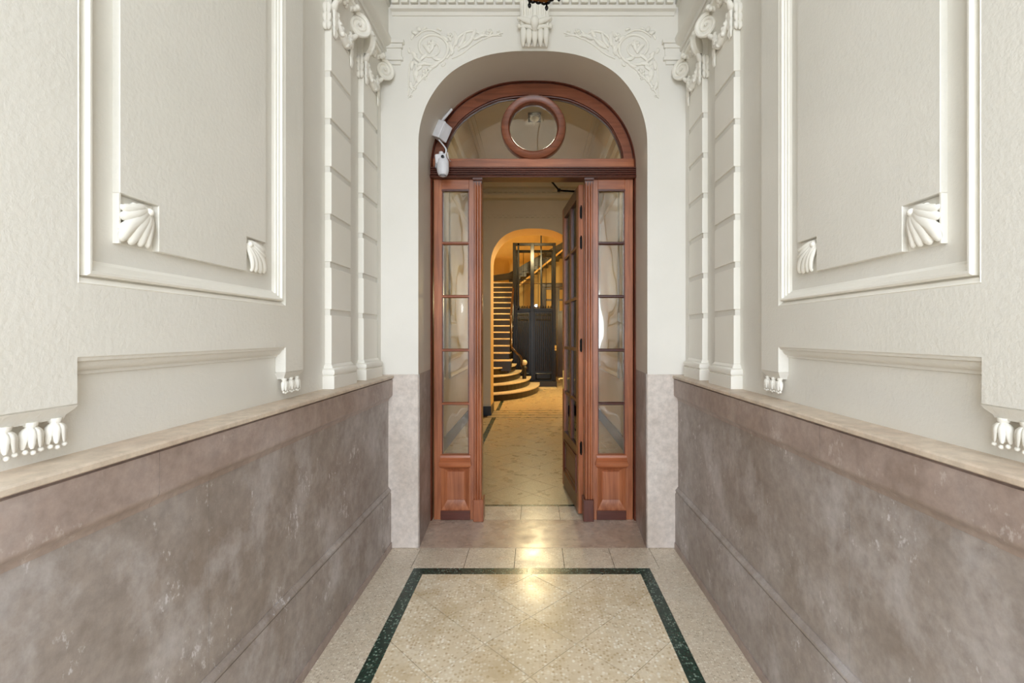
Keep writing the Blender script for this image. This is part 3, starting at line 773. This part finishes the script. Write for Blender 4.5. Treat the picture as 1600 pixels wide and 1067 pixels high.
# sidelights
def raised_panel(m, x0, x1, z0, z1, yf, b=.035):
    r = [[(x0 + d, y, z0 + d), (x1 - d, y, z0 + d), (x1 - d, y, z1 - d), (x0 + d, y, z1 - d)] for d, y in ((0, yf + .02), (0, yf - .012), (.006, yf - .016), (.012, yf - .004), (b, yf - .010), (b + .001, yf + .004), (b + .006, yf + .004))]
    m.loft(r, True, False); n = len(m.v); m.f.append((n - 4, n - 3, n - 2, n - 1)); return m
MZ = [380, 463, 547, 630.5]
for sgn in (-1, 1):
    g = lambda px: gx(833.5 + sgn * (px - 833.5)) if sgn > 0 else gx(px)
    g = (lambda px: gx(px)) if sgn < 0 else (lambda px: gx(1667 - px))
    B = lambda name, mat, p0, p1, y0, y1, q0, q1, bv=.002: MB().box(min(g(p0), g(p1)), max(g(p0), g(p1)), y0, y1, gz(q1), gz(q0)).build(name, mat, door, bevel=bv)
    B('outer_stile', WV, 678.5, 691, YD - .012, YD + .04, 281, 811)
    B('inner_stile', WV, 733, 742, YD - .012, YD + .04, 281, 811)
    B('top_rail', WH, 691, 733, YD - .012, YD + .04, 281, 298)
    B('top_bead', WD, 690.5, 733.5, YD - .016, YD + .0, 296.5, 299.5, .001)
    for q in MZ:
        z = gz(q); m = MB(); x0, x1 = sorted((g(691), g(733)))
        m.prism([(YD - .014, z + .004), (YD - .014, z - .004), (YD + .0, z - .012), (YD + .035, z - .012), (YD + .035, z + .012), (YD + .0, z + .012)], lambda p: (x0, p[0], p[1]), lambda p: (x1, p[0], p[1]))
        m.build('muntin', WD if sgn > 0 else WH, door)
    for p0, p1 in ((690.8, 692.6), (731.6, 733.6)): B('side_bead', WD, p0, p1, YD - .008, YD + .03, 299, 709, .001)
    qs = [298] + MZ + [710]
    for q0, q1 in zip(qs, qs[1:]):
        x0, x1 = sorted((g(691), g(733))); pane([(x0, gz(q1)), (x1, gz(q1)), (x1, gz(q0)), (x0, gz(q0))])
    x0, x1 = sorted((g(688), g(736)))
    # cushion moulding over the lower panel
    m = MB(); zz = [(gz(709), -.004, .0), (gz(710.5), -.022, .002), (gz(714), -.026, .006), (gz(717), -.018, .0), (gz(719), -.034, .0), (gz(722), -.046, -.006), (gz(725), -.046, -.008), (gz(728.5), -.036, .004), (gz(731), -.012, .02)]
    m.loft([[(x0 + e, YD + d, z), (x1 - e, YD + d, z), (x1 - e, YD + .03, z), (x0 + e, YD + .03, z)] for z, d, e in zz]); m.build('panel_hood', WH, door, smooth=35)
    x0, x1 = sorted((g(689.5), g(734.5)))
    m = MB(); za_, zb_ = gz(796), gz(727)
    m.loft([[(x0 + d, YD + y, za_ + e), (x1 - d, YD + y, za_ + e), (x1 - d, YD + y, zb_ - d), (x0 + d, YD + y, zb_ - d)] for d, e, y in ((0, 0, .03), (0, 0, -.022), (.006, .006, -.024), (.010, .012, -.018), (.048, .075, .012), (.050, .078, .012), (.052, .08, .004), (.058, .088, .004))], True, False)
    n = len(m.v); m.f.append((n - 4, n - 3, n - 2, n - 1)); m.build('lower_panel', WV, door, smooth=20)
    B('kick_rail', WD, 689, 735, YD - .02, YD + .04, 796, 811)
    # post with moulding, small console on top, plinth at foot
    x0, x1 = sorted((g(741.5), g(753.5)))
    m = MB(); n = 9; y0 = YD - .045
    sec = [(x0, YD + .07), (x0, y0 + .006)] + [(x0 + (x1 - x0) * (k / n), y0 + .006 - .010 * abs(math.sin(math.pi * k * 3 / n))) for k in range(1, n)] + [(x1, y0 + .006), (x1, YD + .07)]
    m.prism_z(sec, gz(811), gz(281)); m.build('door_post', WV, door, smooth=30)
    m = MB(); r = []
    for z, d in ((gz(281.2), .012), (gz(284), .012), (gz(286), .004), (gz(292), -.006), (gz(293), -.014)):
        r.append([(x0 - d * .6, y0 - max(d, -.004), z), (x1 + d * .6, y0 - max(d, -.004), z), (x1 + d * .6, YD, z), (x0 - d * .6, YD, z)])
    m.loft(r); m.build('post_bracket', WD, door)
    p0, p1 = sorted((g(740.5), g(756.5)))
    MB().box(p0, p1, y0 - .012, YD + .072, .0005, gz(777)).build('post_plinth', WV if sgn < 0 else WDV, door, bevel=.004)

# ---------------- open leaf
LW, LH, LT = .815, 2.725, .043
piv = Vector((.402, 3.925, .018)); rz = math.radians(96)
leaf = empty('door_2', tuple(piv), 'glazed wooden door leaf standing open into the hall, hinged on the right', 'door', rz=rz, kind='structure')
LB = lambda name, mat, x0, x1, z0, z1, y0=0, y1=LT, bv=.002: MB().box(x0, x1, y0, y1, z0, z1).build(name, mat, leaf, bevel=bv)
LB('hinge_stile', WV, 0, .09, 0, LH); LB('lock_stile', WV, LW - .09, LW, 0, LH)
LB('top_rail', WD, .09, LW - .09, LH - .1, LH)
LB('kick_rail', WD, .09, LW - .09, 0, .14)
LB('middle_rail', WD, .09, LW - .09, .46, .54)
xm_ = LW / 2
LB('mullion', WDV, xm_ - .035, xm_ + .035, .54, LH - .1, .004, LT - .004)
m = MB().box(.09, LW - .09, .012, LT - .014, .14, .46); m.build('panel_board', WDV, leaf)
m = MB()
r = [[(.09 + d, y, .14 + d), (LW - .09 - d, y, .14 + d), (LW - .09 - d, y, .46 - d), (.09 + d, y, .46 - d)] for d, y in ((0, LT - .012), (.0, LT + .008), (.008, LT + .008), (.02, LT - .006), (.06, LT + .001), (.062, LT - .006))]
m.loft(r, True, False); n = len(m.v); m.f.append((n - 4, n - 3, n - 2, n - 1)); m.build('lower_panel', WDV, leaf)
zz = [.54] + [gz(q) - .018 for q in reversed(MZ)] + [LH - .1]
for z in zz[1:-1]:
    LB('muntin', WDV, .09, xm_ - .035, z - .013, z + .013, .004, LT - .004); LB('muntin', WDV, xm_ + .035, LW - .09, z - .013, z + .013, .004, LT - .004)
for z0, z1 in zip(zz, zz[1:]):
    for x0, x1 in ((.09, xm_ - .035), (xm_ + .035, LW - .09)):
        MB().box(x0, x1, LT / 2 - .002, LT / 2 + .002, z0, z1).build('pane', GLS, leaf)
for z in (.5, 1.35, 2.2, 2.45):
    m = MB(); m.box(-.004, .002, .012, .032, z, z + .09); m.lathe((-.008, LT / 2, z - .01), [(.006, 0), (.006, .11)], 8); m.build('hinge', IRON, leaf)
m = MB(); m.box(LW - .065, LW - .035, LT, LT + .006, .95, 1.13); m.tube([(LW - .05, LT + .006, 1.05), (LW - .05, LT + .05, 1.05), (LW - .14, LT + .055, 1.05)], .008, 8); m.build('door_handle', BRS, leaf, smooth=40)
# closer arm on top
cl = empty('door_closer', (.26, 3.98, 2.70), 'black folding closer arm between the lintel and the open door leaf', 'door closer')
pA, pB, pC = Vector((fx(857, 4.0), 3.965, fz(278, 3.97))), Vector((fx(873.5, 4.15), 4.15, fz(297.5, 4.15))), Vector((.352, 4.22, fz(298, 4.2)))
MB().tube([pA, pB], .0085, 8).build('arm', IRON, cl); MB().tube([pB, pC], .0085, 8).build('arm', IRON, cl)
m = MB(); m.lathe(tuple(pB - Vector((0, 0, .014))), [(.012, 0), (.016, .006), (.016, .022), (.012, .028)], 12); m.build('joint', IRON, cl)

# ================================================================ SECURITY CAMERA AND JUNCTION BOX
bxw = lambda px, py, Y: Vector((fx(px, Y), Y, fz(py, Y)))
YS = 3.74
jb = empty('junction_box', tuple(bxw(690, 222, YS)), 'white plastic junction box tilted on the left of the door arch above the security camera', 'junction box')
m = MB(); m.box(-.05, .05, -.028, .06, -.064, .064)
R_ = Matrix.Translation(bxw(688, 204, YS)) @ Euler((math.radians(-8), math.radians(24), math.radians(-30)), 'XYZ').to_matrix().to_4x4()
m.rot(R_); m.build('box_body', WPL, jb, bevel=.004)
m = MB(); m.box(-.053, .053, -.044, -.029, -.067, .067); m.rot(R_); m.build('box_lid', WPL, jb, bevel=.003)
P = catmull([bxw(691, 188, YS + .03), bxw(698, 180, YS + .02), bxw(706, 170.5, YS + .02)], 5)
MB().tube(P, .011, 8).build('cable_duct', WPL, jb, smooth=60)
sc_ = empty('security_camera', tuple(bxw(691, 275, YS)), 'white security camera clipped on the left end of the door transom', 'security camera')
c0 = bxw(691, 256, 3.70)
m = MB(); m.lathe((0, 0, 0), [(.012, .055), (.036, .05), (.046, .03), (.047, -.035), (.042, -.062), (.030, -.084), (.012, -.092)], 20)
m.rot(Matrix.Translation(c0 + Vector((.005, .0, -.01)))); m.build('camera_body', WPL, sc_, smooth=50)
m = MB(); m.box(-.048, .040, -.03, .05, .0, .072); m.rot(Matrix.Translation(c0) @ Euler((0, math.radians(-6), 0)).to_matrix().to_4x4()); m.build('housing', WPL, sc_, bevel=.008)
m = MB(); m.box(-.052, -.036, -.02, .12, -.035, .06); m.rot(Matrix.Translation(c0)); m.build('mount_plate', GPL, sc_, bevel=.003)
m = MB(); m.lathe((c0.x + .012, c0.y - .048, c0.z + .04), [(.004, -.002), (.012, -.001), (.013, .02)], 14, 'y'); m.build('lens', BLK, sc_, smooth=40)
m = MB(); m.lathe((c0.x + .006, c0.y - .004, c0.z - .098), [(.022, 0), (.029, .004), (.03, .012)], 16); m.build('sensor_ring', GPL, sc_, smooth=40)
m = MB(); m.lathe((c0.x - .008, c0.y, c0.z + .068), [(.018, 0), (.018, .022), (.014, .026)], 14); m.build('cable_gland', WPL, sc_, smooth=40)
P = catmull([bxw(686, 219, 3.71), bxw(692, 226, 3.68), bxw(697, 234, 3.68), bxw(695.5, 243, 3.69)], 6)
MB().tube(P, .006, 8).build('cable', WPL, sc_, smooth=60)
P = catmull([bxw(699, 238, 3.7), bxw(700.5, 247, 3.70), bxw(704, 252, 3.78)], 6)
MB().tube(P, .004, 8).build('cable', WPL, sc_, smooth=60)

# ================================================================ PENDANT LANTERN (only its foot is in the picture)
YL = 2.2; lx, ly, lz = fx(846, YL), YL, 3.092
ln = empty('pendant_lantern', (lx, ly, lz - .04), 'amber glass lantern in black iron hanging from the ceiling before the arch', 'lantern')
def hexr(r, z, a0=12, n=6): return [(lx + r * math.cos(math.radians(a0 + 360 / n * k)), ly + r * math.sin(math.radians(a0 + 360 / n * k)), z) for k in range(n)]
MB().loft([hexr(.075, lz), hexr(.088, lz + .012), hexr(.115, lz + .10), hexr(.12, lz + .3)]).build('amber_shade', AMB, ln)
m = MB()
for k in range(6):
    a, b_ = Vector(hexr(.082, lz + .004)[k]), Vector(hexr(.082, lz + .004)[(k + 1) % 6])
    P = [a.lerp(b_, t) + Vector((0, 0, -.008 * abs(math.sin(3 * math.pi * t)))) for t in [i / 12 for i in range(13)]]
    m.tube(P, .006, 6)
m.build('scalloped_rim', IRON, ln, smooth=50)
for k in range(6):
    p = hexr(.084, lz + .004)[k]; q = hexr(.122, lz + .3)[k]
    MB().tube([p, q], .006, 6).build('frame_bar', IRON, ln)
    MB().lathe((p[0], p[1], p[2] - .036), [(.002, 0), (.008, .008), (.009, .016), (.004, .024), (.006, .034)], 10).build('finial', IRON, ln, smooth=60)
m = MB(); m.loft([hexr(.13, lz + .3), hexr(.13, lz + .315), hexr(.03, lz + .42), hexr(.01, lz + .44)]); m.build('crown', IRON, ln)
m = MB(); m.tube([(lx, ly, lz + .42), (lx, ly, ZC)], .006, 6); m.lathe((lx, ly, ZC - .03), [(.02, 0), (.05, .015), (.055, .03)], 16); m.build('hanging_rod', IRON, ln)

# ================================================================ INNER HALL
YH = 8.81; YH2 = 9.41; HWI = 1.17; ZH = 4.40
for s in (-1, 1):
    o = side_box(MB(), s, HWI, HWI + .2, YD, YH + .02, -.1, ZH).build('wall_left' if s < 0 else 'wall_right', HAL)
    tag(o, 'plain plastered %s wall of the inner hall behind the door' % ('left' if s < 0 else 'right'), 'wall', kind='structure')
    side_box(MB(), s, HWI - .02, HWI, YD + .15, YH, .0005, .17).build('skirting', NAVY, o)
    # wall panels with mouldings
    for ya, yb in ((4.3, 6.2), (6.5, 8.4)):
        m = rect_frame(MB(), s, ya, yb, .9, 3.5, [(0, HWI), (0, HWI - .02), (.02, HWI - .028), (.04, HWI - .02), (.05, HWI - .008), (.06, HWI)]); m.build('panel_moulding', HAL, o, smooth=30)
    pr = [(HWI, 4.0), (HWI - .03, 4.02), (HWI - .06, 4.08), (HWI - .12, 4.10), (HWI - .14, 4.2), (HWI - .25, 4.34), (HWI - .27, 4.38), (HWI - .27, ZH), (HWI, ZH)]
    side_profile(MB(), s, pr, YD, YH).build('cove_moulding', HAL, o, smooth=25)
ch = tag(box('ceiling', HAL, None, -1.4, 1.4, 4.0, YH2, ZH, ZH + .2), 'plain plaster ceiling of the inner hall with a small flush lamp', 'ceiling', kind='structure')
for s in (-1, 1):
    for h in (.80, .86): side_box(MB(), s, h - .012, h + .012, 4.4, 8.4, ZH - .015, ZH + .001).build('ceiling_moulding', HAL, ch)
fl2 = arch_pts([(x, 356 + (y - 79.5) * .385) for x, y in [(p[0] * .385, p[1]) for p in A0]], YH / F, x0=-.02)
# same arch as the first one, one hall further
def shifted(P, cx): return [(cx + (x - XA), z - .02) for x, z in P]
f2 = shifted(front, -.02); b2 = shifted(front, -.02)
m = MB(); a2, bb2 = arch_wall(m, f2, b2, YH, YH2, -1.95, 1.95, 5.6)
w2 = tag(m.build('wall_middle', HAL), 'grey beige end wall of the inner hall with arch to the stairs', 'wall', kind='structure')
m = MB(); m.loft([[(x, YH, z) for x, z in a2], [(x, YH2, z) for x, z in bb2]], False, False); m.build('arch_reveal', OCH, w2, smooth=30)
for s in (-1, 1):
    xe = a2[0][0] if s < 0 else a2[-1][0]
    x0, x1 = sorted((XC + s * HWI, xe - s * .01)); box('skirting', NAVY, w2, x0, x1, YH - .02, YH2 + .02, .0005, .17)
pr = [(YH, 4.0), (YH - .10, 4.02), (YH - .13, 4.06), (YH - .13, 4.09), (YH - .10, 4.10), (YH - .10, 4.19), (YH - .16, 4.21), (YH - .24, 4.38), (YH - .24, ZH), (YH, ZH)]
m = MB().prism(pr, lambda p: (XC - HWI + .03, p[0], p[1]), lambda p: (XC + HWI - .03, p[0], p[1])); m.build('cornice', HAL, w2, smooth=25)
d0 = d1 = None
for k in range(22):
    x = -1.07 + .1 * k
    if d0 is None:
        d0 = box('dentil', HAL, w2, x, x + .055, YH - .125, YH - .099, 4.12, 4.17); d1 = box('dentil', HAL, w2, x, x + .05, YH - .02, YH, 3.68, 3.72)
    else:
        for d in (d0, d1): c = d.copy(); col.objects.link(c); c.parent = w2; c.location = d.location + Vector((.1 * k, 0, 0))
box('string_moulding', HAL, w2, -1.15, 1.12, YH - .012, YH, 3.72, 3.735)
# flush ceiling lamp
lp = empty('ceiling_lamp', (0, 6.28, ZH - .05), 'small dark framed flush ceiling lamp with oval pale glass, seen through the fanlight ring', 'ceiling lamp')
cxl = fx(835, 6.28)
box('lamp_frame', BLK, lp, cxl - .085, cxl + .085, 6.17, 6.40, ZH - .03, ZH - .001, .004)
m = MB(); rings = []
for r, h in ((1, 0), (.95, -.018), (.6, -.032), (.1, -.036)):
    rings.append([(cxl + .06 * r * math.cos(2 * math.pi * k / 20), 6.285 + .075 * r * math.sin(2 * math.pi * k / 20), ZH - .03 + h) for k in range(20)])
m.loft(rings); m.build('oval_glass', OPAL, lp, smooth=60)

# ================================================================ STAIR HALL
SX0, SX1, SY1, SZ = -1.75, 1.75, 17.0, 5.6
o = tag(box('wall_left', OCH, None, SX0 - .2, SX0, YH2, SY1, -.1, SZ), 'warm lit left wall of the stair hall', 'wall', kind='structure')
o = tag(box('wall_right', OCH, None, SX1, SX1 + .2, YH2, SY1, -.1, SZ), 'warm lit right wall of the stair hall', 'wall', kind='structure')
wbk = tag(box('wall_back', OCH, None, SX0 - .2, SX1 + .2, SY1, SY1 + .2, -.1, SZ), 'ochre lit far wall of the stair hall behind the lift cage', 'wall', kind='structure')
tag(box('ceiling', OCH, None, SX0 - .2, SX1 + .2, YH2, SY1 + .2, SZ, SZ + .2), 'ceiling of the stair hall', 'ceiling', kind='structure')
# dark wooden landing door in the far wall
dd = empty('door_3', (.75, SY1, 0), 'dark wooden double door in the far wall behind the lift cage', 'door', kind='structure')
Y = SY1
box('door_casing', WO, dd, .22, 1.36, Y - .06, Y, 3.2, 3.35, .01); box('door_casing', WO, dd, .22, .32, Y - .06, Y, .001, 3.2, .01); box('door_casing', WO, dd, 1.26, 1.36, Y - .06, Y, .001, 3.2, .01)
for x0, x1 in ((.32, .785), (.795, 1.26)):
    box('door_panel', WO, dd, x0, x1, Y - .04, Y, .001, 2.3, .005)
    box('glazed_frame', WO, dd, x0, x0 + .08, Y - .04, Y, 2.3, 3.2, .003); box('glazed_frame', WO, dd, x1 - .08, x1, Y - .04, Y, 2.3, 3.2, .003)
    for z in (2.3, 2.72, 3.12): box('glazed_rail', WO, dd, x0 + .08, x1 - .08, Y - .04, Y, z, z + .06, .002)

# staircase
st = empty('staircase', (-1.1, 10.6, 0), 'marble staircase with curved lower steps climbing past the left of the lift cage', 'staircase')
RISE = .176; GO = .26; NS = 18
def stair_poly(n, grow=0):
    yn = 10.62 + GO * (n - 1) - grow
    if n <= 4:
        a_ = {1: 1.30, 2: 1.06, 3: .80, 4: .66}[n] + grow; cy = 12.95; b_ = cy - yn
        P = [(SX0 + .001, yn), (-1.2, yn)] + [(-1.2 + a_ * math.sin(math.radians(t)), cy - b_ * math.cos(math.radians(t))) for t in range(8, 91, 6)] + [(-1.2 + a_, cy + .25), (SX0 + .001, cy + .25)]
        return P
    xe = -.60 if n == 5 else -.655
    y2 = 10.62 + GO * n + .3
    return [(SX0 + .001, yn), (xe + grow, yn), (xe + grow, y2), (SX0 + .001, y2)]
for n in range(1, NS + 1):
    z1 = RISE * n; low = z1 - RISE + .0005 if n <= 4 else z1 - RISE - .1
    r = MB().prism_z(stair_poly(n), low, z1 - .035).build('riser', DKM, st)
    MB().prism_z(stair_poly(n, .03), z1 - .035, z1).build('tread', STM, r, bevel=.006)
# string wall below the flight
m = MB()
y_a, y_b = 10.62 + GO * 4 + .31, 10.62 + GO * NS + .3
m.prism([(y_a, 0.0005), (y_b, .0005), (y_b, RISE * NS - .30), (y_a, RISE * 4 - .12)], lambda p: (-.70, *p), lambda p: (-.665, *p)); m.build('string_wall', DKM, st)
# second flight behind the lift, rising to the right
y0, y1 = 15.62, 16.9
m = MB().box(SX0 + .001, -.62, 15.35, 16.9, RISE * NS - .10, RISE * NS); m.build('landing', DKM, st)
zt = lambda x: 3.47 + (x + .86) * (.13 if x < -.86 else .60)
for n in range(12):
    x = -.86 + .19 * n; z = zt(x) - .02
    r = MB().box(x, x + .19, y0, y1, z - .26, z - .035).build('riser', DKM, st)
    MB().box(x - .02, x + .19, y0 - .03, y1, z - .035, z).build('tread', DKM, r)
saw = []
for n in range(12):
    x = -.60 + .17 * n; z = zt(x) - .24; saw += [(x, z - .0), (x, z + .09)]
m = MB(); m.prism([(-1.74, 3.24), (-.86, 3.30)] + saw + [(1.5, zt(1.5)), (-.86, zt(-.86) + .06), (-1.74, 3.40)], lambda p: (p[0], 15.56, p[1]), lambda p: (p[0], 15.60, p[1])); m.build('string_board', DKM, st)
m = MB(); m.prism([(-.75, 2.9), (1.5, 4.72), (1.5, 4.78), (-.75, 2.97)], lambda p: (p[0], 15.45, p[1]), lambda p: (p[0], 15.55, p[1])); m.build('string_moulding', OCH, st)
# banister
rail = []
for n in range(3, NS + 1):
    rail.append((-.62, 10.62 + GO * n, RISE * n + .88))
rail = [(-.40, 12.05, .98), (-.47, 11.85, 1.05), (-.56, 11.80, 1.16), (-.60, 12.0, 1.28)] + [p for p in rail if p[1] > 12.15]
MB().tube(catmull(rail, 3), .030, 8).build('handrail', RAILM, st, smooth=60)
for n in range(5, NS + 1):
    y = 10.62 + GO * n - .13 + .12; z = RISE * n
    MB().tube([(-.625, y, z), (-.625, y, z + .84)], .011, 6).build('baluster', IRON, st)
m = MB(); m.lathe((-.28, 12.35, RISE), [(.09, 0), (.09, .10), (.055, .14), (.05, .42), (.075, .46), (.06, .5), (.03, .53)], 16); m.build('newel_post', DKM, st, smooth=40)
MB().ball((-.28, 12.35, RISE + .60), .075, 14).build('newel_ball', STM, st, smooth=60)
MB().tube(catmull([(-.40, 12.05, .98), (-.34, 12.15, .86), (-.36, 12.3, .72), (-.30, 12.34, .68)], 5), .028, 8).build('handrail_scroll', RAILM, st, smooth=60)

# lift cage
EY = 13.5; e0, e1 = -.62, .58
lf = empty('lift_cage', (0, EY + .6, 0), 'black iron lift cage with panelled doors in the middle of the stair hall', 'lift')
box('base_plinth', DKM, lf, e0 - .04, e1 + .04, EY - .05, EY + 1.25, .0005, .17, .01)
box('landing_step', STM, lf, .02, e1 + .02, EY - .32, EY - .05, .0005, .02)
for (x, y) in ((e0 + .03, EY + .03), (-.08, EY + .03), (e1 - .03, EY + .03), (e0 + .03, EY + 1.17), (e1 - .03, EY + 1.17)):
    wd = .055 if x == -.08 else .045
    box('corner_post', IRON, lf, x - wd, x + wd, y - .04, y + .04, .17, 4.12, .008)
box('corner_post', IRON, lf, e0 + .12, e0 + .17, EY, EY + .05, 2.2, 4.12, .004)
for z0, z1 in ((2.17, 2.26), (4.04, 4.12)):
    for a_ in ((e0, e1, EY, EY + .06), (e0, e1, EY + 1.14, EY + 1.2), (e0, e0 + .05, EY + .06, EY + 1.14), (e1 - .05, e1, EY + .06, EY + 1.14)):
        box('cross_beam', IRON, lf, a_[0], a_[1], a_[2], a_[3], z0, z1, .006)
for x0, x1 in ((e0 + .08, -.135), (-.025, e1 - .075)):
    dr = box('door_panel', IRON, lf, x0, x1, EY + .03, EY + .05, .17, 2.17)
    raised_panel(MB(), x0 + .04, x1 - .04, .22, .40, EY + .03, .03).build('raised_panel', IRON, dr)
    n = 9
    for k in range(n):
        x = x0 + .05 + (x1 - x0 - .1) * k / (n - 1)
        MB().tube([(x, EY + .012, .45), (x, EY + .012, 2.12)], .011, 6).build('grille_bar', IRON, dr)
    m = MB()
    for z in (.45, 1.15, 1.85, 2.0, 2.12): m.box(x0 + .03, x1 - .03, EY + .005, EY + .03, z - .015, z + .015)
    for k in range(n - 1):
        x = x0 + .05 + (x1 - x0 - .1) * (k + .5) / (n - 1)
        m.ball((x, EY + .01, 1.925), .02, 8); m.ball((x, EY + .01, 2.06), .02, 8)
    m.build('grille_rails', IRON, dr)['kind'] = 'stuff'
m = MB(); m.box(e1 - .02, e1 + .03, EY - .02, EY, 1.05, 1.20); m.ball((e1 + .005, EY - .03, 1.12), .018, 8); m.build('call_button', BRS, lf)
# side and back grilles of the upper cage
m = MB()
for x in (-.36, .10, .22, .34): m.tube([(x, EY + 1.17, 2.26), (x, EY + 1.17, 4.04)], .009, 6)
for k in range(5):
    y = EY + .2 + .19 * k
    for x in (e0 + .02, e1 - .02): m.tube([(x, y, .17), (x, y, 4.04)], .009, 6)
m.tube([(e0, EY + .03, 3.08), (-.08, EY + .03, 3.08)], .012, 6)
m.tube([(e0, EY + 1.17, 3.08), (e1, EY + 1.17, 3.08)], .01, 6)
m.build('rear_grille', IRON, lf)
box('guide_rail', IRON, lf, .16, .20, EY + .5, EY + .56, 2.26, 4.6)
# crest of small scrolls over the doors and the lit bulb of the car roof
m = MB()
for k in range(15):
    x = e0 + .1 + .075 * k
    m.ball((x, EY + .03, 2.285), .022, 8); m.tube(catmull([(x - .03, EY + .03, 2.27), (x, EY + .03, 2.33), (x + .03, EY + .03, 2.27)], 4), .007, 6)
m.build('crest', IRON, lf, smooth=50)
bl = MB().ball((.03, EY - .02, 2.33), .035, 10).build('indicator_bulb', LIFTL, lf, smooth=60)
m = MB().box(e0 + .12, e1 - .12, EY + .2, EY + 1.0, 2.0, 2.24); m.build('car_roof', DKM, lf, bevel=.02)

# hanging globe lamp of the stair hall (its shine lies on the floor)
gl = empty('globe_lamp', (0, 11.5, 4.05), 'lit hanging globe lamp of the stair hall just above the far arch', 'lamp')
MB().ball((0, 11.5, 4.24), .11, 20).build('glass_globe', LAMPG, gl, smooth=60)
m = MB(); m.lathe((0, 11.5, 4.33), [(.05, 0), (.05, .03), (.012, .05), (.012, SZ - 4.33)], 12); m.build('lamp_stem', BRS, gl, smooth=30)

# added sconce, unseen behind the open leaf, put in to brighten the stair hall
sco = empty('wall_sconce', (1.74, 12.2, 2.2), 'brass wall sconce with opal globe on the right wall of the stair hall', 'wall lamp')
m = MB(); m.lathe((1.749, 12.2, 2.25), [(.05, 0), (.05, -.015), (.02, -.03)], 14, 'x'); m.tube(catmull([(1.73, 12.2, 2.25), (1.62, 12.2, 2.2), (1.56, 12.2, 2.3)], 5), .012, 8); m.build('bracket', BRS, sco, smooth=40)
MB().lathe((1.56, 12.2, 2.30), [(.02, 0), (.05, .03), (.055, .05)], 14).build('cup', BRS, sco, smooth=40)
MB().ball((1.56, 12.2, 2.41), .06, 14).build('glass_globe', LAMPG, sco, smooth=60)
